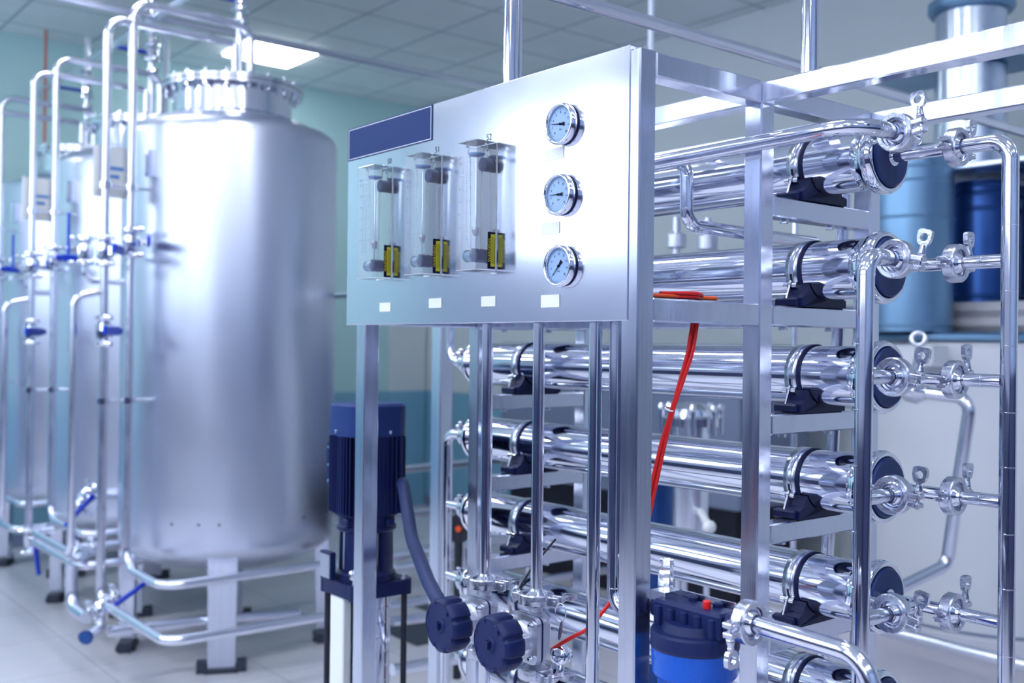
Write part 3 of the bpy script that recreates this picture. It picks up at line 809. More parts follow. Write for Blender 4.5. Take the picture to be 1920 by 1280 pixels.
for (x, s_) in ((-1.403, 'right-hand'), (-1.552, 'left-hand')):
    CL.put((x, 1.2, 1.052), axes_rot((0, 0, 1), (0.9, 0.3, 0)), 'steel clamp joining the vertical pipe to the top of the %s diaphragm valve' % s_, GC)
    CL.put((x, 1.2, 0.922), axes_rot((0, 0, 1), (0.9, -0.3, 0)), 'steel clamp under the %s diaphragm valve' % s_, GC)
# tag ring hanging from the right clamp
tg = thing('tag_ring', 'wire loop with a small dark round tag hanging beside the right-hand valve', 'tag', (-1.345, 1.21, 0.96))
def torus(o, d, R, r, n=32, m=8, sq=1.0):
    u, w, d = MB.basis(d); o = V(o); P = []; F = []
    for i in range(n):
        a = 2*PI*i/n; e = u*math.cos(a)*sq+w*math.sin(a); c = o+e*R
        en = (u*math.cos(a)+w*math.sin(a)).normalized()
        for j in range(m):
            bb = 2*PI*j/m; P.append(c+en*(r*math.cos(bb))+d*(r*math.sin(bb)))
    for i in range(n):
        for j in range(m): F.append((i*m+j, ((i+1) % n)*m+j, ((i+1) % n)*m+(j+1) % m, i*m+(j+1) % m))
    return MB().add(P, F, True)
tp_ = pY(1051, 1148, 1.19)
part('wire_loop', torus(tp_, (0.25, -1, 0), 0.0155, 0.0009, sq=0.7), 'chrome', tg)
tq = pY(1052, 1182, 1.185)
part('disc', MB().lathe(tq, (-0.75, -0.6, 0.1), [(0, 0), (0.0155, 0), (0.0160, 0.001), (0.0155, 0.002), (0, 0.002)], 28), 'navy', tg)
# sampling cock under the tag
sc2 = thing('sample_cock', 'small steel sampling cock on the frame beside the right-hand valve', 'tap', (-1.30, 1.25, 0.85))
so = pY(1052, 1228, 1.26)
part('body', MB().lathe(so, (0.3, -0.9, 0.15), [(0, -0.02), (0.013, -0.02), (0.017, -0.008), (0.020, 0), (0.017, 0.012), (0.010, 0.016), (0, 0.017)], 24, hard=False), 'chrome', sc2)
part('outlet', MB().tube([so, so+V((0.01, -0.01, -0.03)), so+V((-0.03, -0.012, -0.06)), so+V((-0.03, -0.012, -0.12))], 0.007, rb=0.015), 'chrome', sc2)
part('knob', MB().lathe(so+V((-0.028, -0.022, -0.050)), (-0.4, -0.9, 0), [(0, 0), (0.012, 0), (0.013, 0.004), (0.011, 0.008), (0, 0.009)], 20), 'cast', sc2)

# ------------------------------------------------------------------ blue cartridge filter
FX, FY = -1.040, 1.205
fl = thing('cartridge_filter', 'bright blue cartridge filter housing with a navy ribbed head beside the corner post', 'filter', (FX, FY, 0.55))
part('bowl', MB().lathe((FX, FY, 0.60), (0, 0, 1), [(0, 0), (0.040, 0.002), (0.050, 0.02), (0.0555, 0.40), (0.0560, 0.402), (0.0640, 0.412), (0.0655, 0.452)], 48), 'filter_blue', fl)
rb2 = MB()
for k in range(12):
    a = 2*PI*k/12; c, s_ = math.cos(a), math.sin(a)
    u = V((-s_, c, 0)); d = V((c, s_, 0))
    rb2.prism([(-0.0055, 0.05), (0.0055, 0.05), (0.0065, 0.36), (0.003, 0.375), (-0.003, 0.375), (-0.0065, 0.36)], V((FX, FY, 0.60))+d*0.0500, u, UZ, 0.0072)
part('rib', rb2, 'filter_blue', fl)['kind'] = 'stuff'
part('collar', MB().lathe((FX, FY, 1.050), (0, 0, 1), [(0, 0), (0.0660, 0), (0.0670, 0.004), (0.0670, 0.022), (0.0655, 0.026), (0.0, 0.026)], 56), 'navy', fl)
hd = MB().box((FX-0.066, FY-0.024, 1.074), (FX+0.066, FY+0.024, 1.113), 0.004)
for sx in (-0.052, -0.026, 0.0, 0.026, 0.052):
    hd.lathe((FX+sx, FY-0.024, 1.074), (0, 0, 1), [(0.007, 0), (0.0065, 0.030), (0.0, 0.033)], 12)
hd.lathe((FX, FY, 1.074), (0, 0, 1), [(0.052, 0), (0.046, 0.014), (0, 0.014)], 40)
for sx in (-0.018, 0.030): hd.lathe((FX+sx, FY+0.016, 1.110), (0, 0, 1), [(0.0075, 0), (0.0075, 0.008), (0.005, 0.010), (0, 0.010)], 16)
hd.cyl((FX+0.062, FY, 1.096), (FX+0.080, FY, 1.096), 0.017, 20); hd.cyl((FX-0.062, FY, 1.096), (FX-0.078, FY, 1.096), 0.017, 20)
part('head', hd, 'navy', fl)
part('vent_button', MB().lathe((FX+0.026, FY-0.004, 1.112), (0, 0, 1), [(0, 0), (0.0062, 0), (0.0062, 0.011), (0.0054, 0.0125), (0, 0.0125)], 20), 'red', fl, 'red vent button')
bk = MB().box((FX-0.055, FY+0.024, 1.090), (FX+0.055, FY+0.028, 1.122)); bk.box((XP, FY+0.028-0.040, 1.100), (FX-0.050, FY+0.028, 1.122))
part('bracket', bk, 'frame', fl)
fp0 = V((-0.935, 1.2, 1.109))
b = MB().tube([fp0+V((0.004, 0, 0)), (-0.742, 1.2, 1.104), (-0.727, 1.2, 0.6)], 0.0135, rb=0.045, n=28, welds=True)
b.ferrule((-0.9345, 1.2, 1.109), (-1, 0, 0), 0.0125, 0.0238)
solo('filter_pipe', b, 'pipe', 'steel pipe running from the blue filter to the lower right and curving down', 'pipe')
b = MB().tube([(-0.962, 1.2, 1.098), (-0.950, 1.2, 1.107), (-0.941, 1.2, 1.109)], 0.0115, rb=0.004); b.ferrule((-0.9365, 1.2, 1.109), (1, 0, 0), 0.0115, 0.0238)
solo('filter_nipple', b, 'cast', 'short steel nipple between the blue filter head and its clamp', 'pipe')
CL.put((-0.9355, 1.2, 1.109), axes_rot((1, 0, 0), (0, -1, -0.1)), 'steel clamp beside the blue filter, its wing nut hanging down', GC)
# clamp behind the corner post on the inlet side
CL.put((-1.152, 1.262, 1.112), axes_rot((0.8, 0.6, 0), (0.3, -0.4, -0.8)), 'steel clamp half hidden behind the corner post above the blue filter', GC)

# red tubing
rt = thing('red_tubing', 'bundle of thin bright red plastic tubes hanging beside the corner post', 'tubing', (-1.2, 1.3, 1.2))
for i, (dx, dy) in enumerate(((0, 0), (0.007, 0.004), (-0.003, 0.008))):
    o = V((dx, dy, 0))
    pts = [V((-1.150, 1.235, 1.581+0.006*(i % 2)))+o*0.4, V((-1.128, 1.320, 1.583+0.006*(i % 2)))+o*0.4, V((-1.172, 1.345, 1.578))+o*0.5, pY(1303, 575, 1.33)+o, pY(1290, 660, 1.315)+o, pY(1262, 760, 1.305)+o*0.3, pY(1240, 830, 1.30)+o*0.8, pY(1222, 905, 1.30)+o, pY(1205, 985, 1.30)+o]
    part('tube', MB().tube(pts, 0.0033, rb=0.12, n=12), 'red', rt)
part('cable_tie', MB().lathe(pY(1255, 767, 1.302), pY(1240, 830, 1.3)-pY(1262, 760, 1.3), [(0.0065, -0.0015), (0.0085, -0.001), (0.0085, 0.001), (0.0065, 0.0015)], 16), 'white', rt)
solo('loose_red_tube', MB().tube([pY(1205, 985, 1.30), pY(1150, 1122, 1.30), pY(1105, 1178, 1.27), pY(1062, 1200, 1.25), pY(1028, 1222, 1.25)], 0.0036, rb=0.06, n=12), 'red',
     'single red plastic tube looping low behind the vertical pipes', 'tubing')
solo('orange_hose', MB().tube([(-1.152, 1.20, 1.5825), (-1.140, 1.26, 1.5825), (-1.146, 1.32, 1.5825), (-1.135, 1.36, 1.5825)], 0.0036, rb=0.05, n=12), 'orange', 'short orange hose lying on the cross beam beside the corner post', 'hose')
cv = MB().tube([pY(1042, 1010, 1.30), pY(1000, 1060, 1.27), pY(976, 1098, 1.25), pY(972, 1130, 1.245)], 0.0022, rb=0.03, n=8)
solo('thin_cable', cv, 'black', 'thin black cable curving down behind the vertical pipes to the valve', 'cable')
cv = MB().tube([pY(1205, 870, 1.42), pY(1228, 1060, 1.42), pY(1232, 1150, 1.42)], 0.0022, rb=0.03, n=8)

# overhead and standing pipes near the panel
V1 = pD(957, 100, 2.0)
solo('riser_pipe', MB().cyl((V1.x, V1.y, 1.58), (V1.x, V1.y, ZC), 0.0138, 28), 'pipe', 'thick vertical steel pipe rising behind the control panel to the ceiling', 'pipe')
solo('overhead_pipe', MB().tube([(-1.66, 1.345, 1.60), (-1.66, 1.345, 2.247), (-1.66, 5.18, 2.25)], 0.0155, rb=0.04, n=28), 'pipe', 'long overhead steel pipe crossing above the frame behind the panel', 'pipe')
solo('ceiling_strut', MB().cyl((-1.037, 1.476, ZT), (-1.037, 1.476, ZC), 0.0142, 28), 'pipe', 'vertical steel tube standing on the top beam right of the panel', 'post')
solo('hanger_rod', MB().cyl((pD(1221, 50, 4.0).x, pD(1221, 50, 4.0).y, 2.25), (pD(1221, 50, 4.0).x, pD(1221, 50, 4.0).y, ZC), 0.012, 12), 'hanger', 'pale hanger rod coming down from the ceiling above the panel corner', 'rod')

# ------------------------------------------------------------------ pump
QX, QY = -2.255, 1.365
pm = thing('vertical_pump', 'tall navy vertical multistage pump with a finned motor behind the left leg of the panel', 'pump', (QX, QY, 0))
def rrect(h, r, n=5):
    P = []
    for (cx, cy, a0) in ((h-r, h-r, 0), (-h+r, h-r, 90), (-h+r, -h+r, 180), (h-r, -h+r, 270)):
        for k in range(n+1):
            a = math.radians(a0+90*k/n); P.append((cx+r*math.cos(a), cy+r*math.sin(a)))
    return P
EX, EY = V((1, 0, 0)), V((0, 1, 0))
fc = MB()
def layer(m, h, r, z0, z1, h2=None):
    A = [V((QX+p[0], QY+p[1], z0)) for p in rrect(h, r)]; B = [V((QX+p[0], QY+p[1], z1)) for p in rrect(h2 or h, r if not h2 else r*h2/h)]; n = len(A)
    m.add(A+B, [(i, (i+1) % n, n+(i+1) % n, n+i) for i in range(n)], True); m.add(A, [tuple(range(n))[::-1]]); m.add(B, [tuple(range(n))])
layer(fc, 0.0795, 0.040, 1.272, 1.346); layer(fc, 0.0795, 0.040, 1.346, 1.352, 0.074)
part('fan_cover', fc, 'navy_cap', pm)
mo = MB().lathe((QX, QY, 1.075), (0, 0, 1), [(0, 0), (0.079, 0), (0.079, 0.20), (0, 0.20)], 40)
for k in range(44):
    a = 2*PI*k/44+0.03; c, s_ = math.cos(a), math.sin(a)
    R = min(0.0965, 0.0765/max(abs(c), abs(s_))*1.0+0.004) if True else 0.09
    R = min(R, 0.098)
    mo.prism([(0.075, 0), (R, 0.004), (R, 0.192), (0.075, 0.198)], (QX+s_*0.0013, QY-c*0.0013, 1.077), (c, s_, 0), UZ, 0.0026)
part('motor', mo, 'navy_paint', pm)
sw = MB()
for (px, py) in ((612, 797), (647, 801)): sw.lathe(pD(px, py, 2.52), (0.2, -1, 0), [(0, 0), (0.004, 0), (0.004, 0.004), (0, 0.004)], 12)
tb = MB().box((QX-0.125, QY-0.050, 1.135), (QX-0.075, QY+0.050, 1.250), 0.006)
tbp = part('terminal_box', tb, 'navy_paint', pm)
bs = MB()
for zz in (1.15, 1.19, 1.235):
    for yy in (-0.040, 0.040): bs.lathe((QX-0.125, QY+yy, zz), (-1, 0, 0), [(0.004, 0), (0.004, 0.003), (0, 0.003)], 10)
    bs.lathe((QX-0.105, QY-0.050, zz), (0, -1, 0), [(0.004, 0), (0.004, 0.003), (0, 0.003)], 10)
part('screw', bs, 'chrome', tbp)['kind'] = 'stuff'
cs = MB()
for a in (-100, -55, 10): 
    d = V((math.cos(math.radians(a)), math.sin(math.radians(a)), 0)); cs.lathe(V((QX, QY, 1.283))+d*0.0785, d, [(0, -0.006), (0.0045, -0.006), (0.0045, 0.006), (0, 0.008)], 12)
part('cover_screw', cs, 'chrome', pm)['kind'] = 'stuff'
ad = MB().lathe((QX, QY, 1.035), (0, 0, 1), [(0, 0), (0.070, 0), (0.074, 0.004), (0.074, 0.012), (0.070, 0.016), (0.070, 0.040), (0, 0.040)], 40)
for a in (0, 90, 180, 270):
    r_ = math.radians(a+20); ad.box((QX+0.070*math.cos(r_)-0.012, QY+0.070*math.sin(r_)-0.012, 1.050), (QX+0.070*math.cos(r_)+0.012, QY+0.070*math.sin(r_)+0.012, 1.070), 0.003)
part('motor_flange', ad, 'navy_paint', pm)
ln = MB()
for a in (215, 305, 35, 125):
    a0, a1 = math.radians(a-30), math.radians(a+30)
    P = []
    for k in range(9):
        t = a0+(a1-a0)*k/8
        for (r_, z) in ((0.056, 0.93), (0.068, 0.93), (0.066, 1.036), (0.056, 1.036)): P.append((QX+r_*math.cos(t), QY+r_*math.sin(t), z))
    F = [(4*k+j, 4*k+(j+1) % 4, 4*k+4+(j+1) % 4, 4*k+4+j) for k in range(8) for j in range(4)]+[(0, 1, 2, 3), (35, 34, 33, 32)]
    ln.add(P, F)
ln.lathe((QX, QY, 0.915), (0, 0, 1), [(0, 0), (0.076, 0), (0.074, 0.015), (0.066, 0.022), (0, 0.022)], 36)
part('lantern', ln, 'navy_paint', pm)
part('coupling', MB().cyl((QX, QY, 0.935), (QX, QY, 1.036), 0.030, 24), 'aluminium', pm)
part('coupling_guard', MB().lathe((QX, QY, 0.940), (0, 0, 1), [(0.060, 0), (0.060, 0.092)], 24, a0=math.radians(-30), a1=math.radians(28)), 'frame', pm)
tf = MB(); layer(tf, 0.086, 0.022, 0.880, 0.914)
for a in (45, 135, 225, 315):
    r_ = math.radians(a); tf.lathe((QX+0.098*math.cos(r_), QY+0.098*math.sin(r_), 0.878), (0, 0, 1), [(0.018, 0), (0.018, 0.038), (0, 0.038)], 20)
part('top_plate', tf, 'navy_paint', pm)
nt_ = MB()
for a in (45, 135, 225, 315):
    r_ = math.radians(a); nt_.lathe((QX+0.098*math.cos(r_), QY+0.098*math.sin(r_), 0.916), (0, 0, 1), [(0, 0), (0.010, 0), (0.010, 0.010), (0, 0.010)], 6, smooth=False)
nt_.lathe((QX+0.050, QY-0.060, 0.935), (0.5, -0.8, 0.2), [(0, -0.01), (0.013, -0.01), (0.013, 0.012), (0.006, 0.014), (0, 0.014)], 12)
part('nut', nt_, 'chrome', pm)
npn = MB().box((QX-0.060, QY-0.098, 0.916), (QX-0.006, QY-0.082, 0.985), 0.002)
np_ = part('rating_plate_block', npn, 'navy_paint', pm)
tx = MB().rect((QX-0.033, QY-0.098, 0.950), UX, UZ, 0.046, 0.058, 0.001)
tp2 = part('rating_plate', tx, 'aluminium', np_)
st = MB().cyl((QX, QY, 0.10), (QX, QY, 0.880), 0.062, 40)
for z in [0.16+0.036*k for k in range(20)]: st.lathe((QX, QY, z), (0, 0, 1), [(0.0615, 0), (0.0632, 0.001), (0.0632, 0.003), (0.0615, 0.004)], 40)
part('stage_column', st, 'pipe', pm)
part('side_cover', MB().box((QX-0.030, QY-0.084, 0.11), (QX+0.034, QY-0.060, 0.878), 0.003), 'white', pm)
rd = MB()
for a in (45, 135, 225, 315):
    r_ = math.radians(a); rd.cyl((QX+0.098*math.cos(r_), QY+0.098*math.sin(r_), 0.06), (QX+0.098*math.cos(r_), QY+0.098*math.sin(r_), 0.880), 0.0075, 14)
part('tie_rod', rd, 'black', pm)
bp_ = MB(); layer(bp_, 0.12, 0.03, 0.0, 0.10); bp_.cyl((QX-0.17, QY, 0.05), (QX+0.17, QY, 0.05), 0.035, 24)
part('base', bp_, 'navy_paint', pm)
# grey conduit hose from motor
h = MB().tube([(QX+0.060, QY+0.065, 1.120), pD(752, 880, 2.56), pD(772, 1010, 2.35), pD(803, 1090, 2.15), pD(832, 1145, 2.03), pD(852, 1175, 1.98)], 0.0150, rb=0.25, n=20, k=10)
solo('conduit_hose', h, 'conduit', 'thick dark grey-blue hose curving from the pump motor down to the left handwheel', 'hose')
#SPLIT2#

# ------------------------------------------------------------------ big stainless tanks with their pipework
TXc, TYc, TR = -4.93, 2.18, 0.518
XA = -4.72
def build_tank():
    t = thing('storage_tank', 'x', 'tank', (TXc, TYc, 0), 'upright stainless steel tanks')
    c = (TXc, TYc, 0)
    prof = [(0.0, 0.395)]
    for k in range(1, 9):
        a = math.radians(90*k/8); prof.append((TR*math.sin(a)*1.0, 0.565-0.170*math.cos(a)))
    prof += [(TR, 0.75), (TR, 1.6), (TR, 2.475)]
    for k in range(1, 7):
        a = math.radians(90*k/6); prof.append((TR-0.07*(1-math.cos(a)), 2.475+0.07*math.sin(a)))
    prof += [(0.38, 2.580), (0.29, 2.600), (0.0, 2.605)]
    part('shell', MB().lathe(c, (0, 0, 1), prof, 96, hard=False), 'tank', t)
    nk = MB().lathe(c, (0, 0, 1), [(0.288, 2.58), (0.288, 2.75)], 64)
    nk.lathe(c, (0, 0, 1), [(0.296, 2.59), (0.296, 2.606), (0.288, 2.616)], 64)
    nk.lathe(c, (0, 0, 1), [(0.288, 2.734), (0.342, 2.734), (0.342, 2.752), (0.288, 2.752)], 64)
    nkp = part('neck', nk, 'tank_bright', t)
    lid = MB().lathe(c, (0, 0, 1), [(0.0, 2.755), (0.345, 2.755), (0.345, 2.773), (0.285, 2.775), (0.270, 2.785), (0.20, 2.806), (0.0, 2.815)], 64)
    lp = part('lid', lid, 'tank_bright', t)
    for k in range(20):
        a = 2*PI*(k+0.4)/20; x, y = TXc+0.318*math.cos(a), TYc+0.318*math.sin(a)
        bb = MB().lathe((x, y, 2.712), (0, 0, 1), [(0, 0), (0.008, 0), (0.008, 0.084), (0, 0.084)], 8)
        bb.lathe((x, y, 2.720), (0, 0, 1), [(0, 0), (0.0125, 0), (0.0125, 0.014), (0, 0.014)], 6, smooth=False); bb.lathe((x, y, 2.773), (0, 0, 1), [(0, 0), (0.0125, 0), (0.0125, 0.013), (0, 0.013)], 6, smooth=False)
        part('bolt', bb, 'chrome', lp)
    for a in (-26.3, 63.7, 153.7, 243.7):
        r_ = math.radians(a); d = V((math.cos(r_), math.sin(r_), 0)); u = V((-d.y, d.x, 0))
        o = V((TXc, TYc, 0))+d*0.445
        lg = MB(); w, th = 0.066, 0.034
        lo = V((TXc, TYc, 0))+d*0.47
        P = []
        for (z, oo, ww, tt) in ((0.02, lo, 0.060, 0.03), (0.56, lo-d*0.01, 0.066, 0.034)):
            for (su, sd) in ((-1, -1), (1, -1), (1, 1), (-1, 1)): P.append(oo+u*(su*ww)+d*(sd*tt)+V((0, 0, z)))
        lg.add(P, [(0, 1, 5, 4), (1, 2, 6, 5), (2, 3, 7, 6), (3, 0, 4, 7), (3, 2, 1, 0), (4, 5, 6, 7)])
        lgp = part('leg', lg, 'frame', t)
        fp = MB()
        A = [lo+u*su+d*sd for (su, sd) in ((-0.075, -0.045), (0.075, -0.045), (0.075, 0.045), (-0.075, 0.045))]
        fp.add(A+[p+V((0, 0, 0.022)) for p in A], [(0, 1, 5, 4), (1, 2, 6, 5), (2, 3, 7, 6), (3, 0, 4, 7), (3, 2, 1, 0), (4, 5, 6, 7)])
        for su in (-0.088, 0.088):
            q = lo+u*su; A = [q+u*a_+d*b_ for (a_, b_) in ((-0.022, -0.03), (0.022, -0.03), (0.022, 0.03), (-0.022, 0.03))]
            fp.add(A+[p+V((0, 0, 0.05)) for p in A], [(0, 1, 5, 4), (1, 2, 6, 5), (2, 3, 7, 6), (3, 0, 4, 7), (3, 2, 1, 0), (4, 5, 6, 7)])
        part('foot', fp, 'grate', lgp)
    # small bracket box on the shell, lower studs
    q = pX(265, 305, XA+0.0)
    bx_ = MB(); ang = math.radians(-66)
    p0 = V((TXc+TR*math.cos(ang), TYc+TR*math.sin(ang), q.z)); d = V((math.cos(ang), math.sin(ang), 0)); u = V((-d.y, d.x, 0))
    A = [p0+u*a_+d*b_ for (a_, b_) in ((-0.02, -0.01), (0.02, -0.01), (0.02, 0.03), (-0.02, 0.03))]
    bx_.add([p+V((0, 0, -0.06)) for p in A]+[p+V((0, 0, 0.06)) for p in A], [(0, 1, 5, 4), (1, 2, 6, 5), (2, 3, 7, 6), (3, 0, 4, 7), (3, 2, 1, 0), (4, 5, 6, 7)])
    part('bracket', bx_, 'frame', t)
    for zz in (0.62,):
        s_ = MB()
        for a in (-52, -38, -28, 18, 32, 40):
            r_ = math.radians(a); d = V((math.cos(r_), math.sin(r_), 0)); s_.lathe(V((TXc, TYc, 0.675))+d*TR*0.995, d, [(0.006, 0), (0.006, 0.006), (0, 0.006)], 10)
        part('stud', s_, 'grate', t)['kind'] = 'stuff'
    return t
TK = Kind(build_tank())
S = 1.2
TK.put((TXc, TYc, 0), (0, 0, 0), 'nearest and largest-looking upright stainless tank with a bolted lid', 'upright stainless steel tanks')
TK.put((TXc-S, TYc, 0), (0, 0, 0), 'middle stainless tank half hidden behind the nearest one', 'upright stainless steel tanks')
TK.put((TXc-2*S, TYc, 0), (0, 0, 0), 'farthest stainless tank at the left edge of the picture', 'upright stainless steel tanks')
which = ['nearest', 'middle', 'farthest']

PR = 0.0195
def run(px, X=XA): return [pX(x, y, X) for (x, y) in px]
Y_P1 = pX(243, 600, XA).y; Y_P2 = pX(195, 600, XA).y
zt1 = 3.03; zt2 = 2.935
yl1 = pX(470, 100, XA).y; yl2 = pX(441, 100, XA).y
zb1 = pX(239, 1066, XA).z; zb2 = pX(189, 1128, XA).z
zv1 = pX(245, 455, XA).z; zv2 = pX(196, 470, XA).z; zv3 = pX(190, 620, XA).z
def group_copy(root, label_fmt, grp):
    k = Kind(root)
    base = V(root.location)
    for i in range(3): k.put((base.x-S*i, base.y, base.z), (0, 0, 0), label_fmt % which[i], grp)
def mono(name, mb, m, label_fmt, cat, grp, n=3, start=0):
    o = solo(name, mb, m, label_fmt % which[start], cat, grp); KIDS[o.name] = []
    for i in range(start+1, n): dup(o, (o.location.x-S*(i-start), o.location.y, o.location.z), None, label_fmt % which[i], grp)
XB = pY(305, 1106, Y_P1).x
mono('filling_pipe', MB().tube([(XA, yl1, 2.80), (XA, yl1, zt1), (XA, Y_P1, zt1), (XA, Y_P1, zv1+0.05)], PR, rb=0.075, n=20), 'pipe_far',
     'higher looping steel pipe feeding the lid of the %s tank', 'pipe', 'pipes looping over the tank lids')
mono('filling_pipe', MB().tube([(XA, yl2, 2.80), (XA, yl2, zt2)], PR*0.9, n=18).tube([(XA, yl2-0.018, zt2), (XA, Y_P2, zt2), (XA, Y_P2, zv2+0.05)], PR*0.92, rb=0.075, n=20), 'pipe_far',
     'lower looping steel pipe feeding the lid of the %s tank', 'pipe', 'pipes looping over the tank lids')
Yend = 4.9
solo('supply_pipe', MB().tube([(XA, Y_P1, zv1-0.05), (XA, Y_P1, zb1), (XB, Y_P1, zb1), (XB, 3.6, zb1), (XB, 3.6, 0.0)], PR, rb=0.10, n=20), 'pipe_far',
     'steel pipe dropping beside the nearest tank and running right in front of its legs', 'pipe')
XC = pY(312, 1196, Y_P2).x
lowp = MB().tube([(XA, Y_P2, zv3-0.05), (XA, Y_P2, zb2), (XC, Y_P2, zb2), (XC, 3.9, zb2-0.02), (XC, 3.9, 0)], PR, rb=0.07, n=20)
solo('supply_pipe', lowp, 'pipe_far', 'lowest steel pipe running right near the floor past the leg of the nearest tank', 'pipe')
for i in (1, 2):
    dx = -S*i
    solo('supply_pipe', MB().tube([(XA+dx, Y_P1, zv1-0.05), (XA+dx, Y_P1, zb1+0.06), (XB+dx+0.15, Y_P1, zb1+0.06), (XB+dx+0.15, 1.80, zb1+0.06)], PR, rb=0.09, n=18), 'pipe_far',
         'steel pipe dropping beside the %s tank and turning under it' % which[i], 'pipe')
    solo('supply_pipe', MB().tube([(XA+dx, Y_P2, zv3-0.05), (XA+dx, Y_P2, zb2+0.10), (XC+dx+0.1, Y_P2, zb2+0.10), (XC+dx+0.1, Y_P2+0.62, zb2+0.10)], PR, rb=0.07, n=18), 'pipe_far',
         'lowest steel pipe turning near the floor in front of the %s tank' % which[i], 'pipe')
mono('link_pipe', MB().tube([(XA, Y_P2, zv2-0.05), (XA, Y_P2, zv3+0.05)], PR*0.92, n=18), 'pipe_far', 'short vertical steel pipe between the two valves of the %s tank', 'pipe', 'short pipes between tank valves')
q0 = pX(188, 547, XA); q1 = pX(139, 556, XA)
mono('bypass_pipe', MB().tube([q0, q1, (XA, q1.y, zb1+0.10), (XA-0.62, q1.y, zb1+0.10), (XA-0.62, q1.y+0.10, zb1+0.10)], PR*0.85, rb=0.05, n=18), 'pipe_far',
     'thin steel bypass pipe standing left of the valves of the %s tank', 'pipe', 'bypass pipes beside the tanks', n=2)

# ball valves with blue levers
def build_ball():
    v = thing('ball_valve', 'x', 'valve', (0, 0, 0), 'ball valves with blue levers')
    bo = MB().lathe((0, 0, -0.05), (0, 0, 1), [(0.02, 0), (0.022, 0.008), (0.036, 0.020), (0.038, 0.05), (0.036, 0.080), (0.022, 0.092), (0.02, 0.10)], 24)
    bo.box((-0.030, -0.040, -0.024), (0.030, 0.030, 0.024), 0.006)
    part('body', bo, 'chrome', v)
    for z in (-0.058, 0.058):
        cl_ = MB()
        cl_.lathe((0, 0, z-0.011), (0, 0, 1), [(0.019, 0), (0.038, 0), (0.040, 0.004), (0.040, 0.018), (0.038, 0.022), (0.019, 0.022)], 24)
        cl_.box((0.036, -0.016, z-0.009), (0.068, 0.016, z+0.009), 0.004); cl_.box((-0.060, -0.012, z-0.009), (-0.036, 0.012, z+0.009), 0.003)
        cl_.lathe((0.060, -0.014, z), (0, -1, 0), [(0.008, 0), (0.007, 0.02), (0.016, 0.026), (0.014, 0.045), (0, 0.046)], 12)
        part('clamp', cl_, 'chrome', v)
    part('stem', MB().lathe((0, -0.036, 0), (0, -1, 0), [(0.016, 0), (0.016, 0.020), (0.011, 0.024), (0.011, 0.036), (0, 0.036)], 16), 'chrome', v)
    lv = MB().box((-0.014, -0.082, -0.012), (0.014, -0.070, 0.020), 0.004); lv.box((-0.011, -0.082, -0.175), (0.011, -0.070, -0.008), 0.005)
    part('lever', lv, 'blue', v)
    return v
BV = Kind(build_ball()); GB = 'ball valves with blue levers'
def lever_rot(pipe, stem, lever):   # stem direction = local -y, lever direction = local -z... pipe = local z
    z = -V(lever).normalized(); y = -V(stem); y = (y-z*y.dot(z)).normalized(); x = y.cross(z)
    return Matrix(((x.x, y.x, z.x), (x.y, y.y, z.y), (x.z, y.z, z.z))).to_euler()
def build_lever_valve():
    # lever square to the pipe: pipe along z, lever along -x
    v = thing('ball_valve', 'x', 'valve', (0, 0, 0), GB)
    for (n_, m_) in (('body', 0), ('clamp', 0), ('stem', 0)): pass
    bo = MB().lathe((0, 0, -0.05), (0, 0, 1), [(0.02, 0), (0.022, 0.008), (0.036, 0.020), (0.038, 0.05), (0.036, 0.080), (0.022, 0.092), (0.02, 0.10)], 24)
    bo.box((-0.030, -0.040, -0.024), (0.030, 0.030, 0.024), 0.006)
    part('body', bo, 'chrome', v)
    for z in (-0.058, 0.058):
        cl_ = MB()
        cl_.lathe((0, 0, z-0.011), (0, 0, 1), [(0.019, 0), (0.038, 0), (0.040, 0.004), (0.040, 0.018), (0.038, 0.022), (0.019, 0.022)], 24)
        cl_.box((0.036, -0.016, z-0.009), (0.068, 0.016, z+0.009), 0.004); cl_.box((-0.060, -0.012, z-0.009), (-0.036, 0.012, z+0.009), 0.003)
        cl_.lathe((-0.056, -0.010, z), (0, -1, 0), [(0.008, 0), (0.007, 0.02), (0.016, 0.026), (0.014, 0.045), (0, 0.046)], 12)
        part('clamp', cl_, 'chrome', v)
    part('stem', MB().lathe((0, -0.036, 0), (0, -1, 0), [(0.016, 0), (0.016, 0.020), (0.011, 0.024), (0.011, 0.036), (0, 0.036)], 16), 'chrome', v)
    lv = MB().box((-0.022, -0.082, -0.014), (0.014, -0.070, 0.014), 0.004); lv.box((-0.180, -0.084, -0.020), (-0.018, -0.068, 0.020), 0.006)
    part('lever', lv, 'blue', v)
    return v
LV = Kind(build_lever_valve())
for i in range(3):
    LV.put((XA-S*i, Y_P1, zv1), (0 if i == 0 else PI, 0, math.radians([161, -90, -90][i])), 'ball valve with blue lever on the higher-looping pipe of the %s tank' % which[i], GB)
    LV.put((XA-S*i, Y_P2, zv2), (0, math.radians(0), math.radians([150, 165, 165][i])), 'ball valve on the lower-looping pipe of the %s tank, upper of two' % which[i], GB)
    LV.put((XA-S*i, Y_P2, zv3), (0, 0, math.radians([140, 135, 120][i])), 'ball valve on the lower-looping pipe of the %s tank, lower of two' % which[i], GB)
# upright levers in front of the middle and far sets
for i, (px, py) in ((0, (160, 470)), (1, (52, 500))):
    p = pX(px, py, XA-0.35-S*i*0.9)
    BV.put(p, (PI, 0, PI), 'small ball valve with an upright blue lever left of the %s tank valves' % which[i], GB)
    solo('sampling_pipe', MB().tube([p, (p.x, p.y, p.z-0.14), (p.x, Y_P2+0.3, p.z-0.14)], 0.016, rb=0.04), 'pipe_far', 'short elbow pipe holding the upright-lever valve left of the %s tank valves' % which[i], 'pipe')
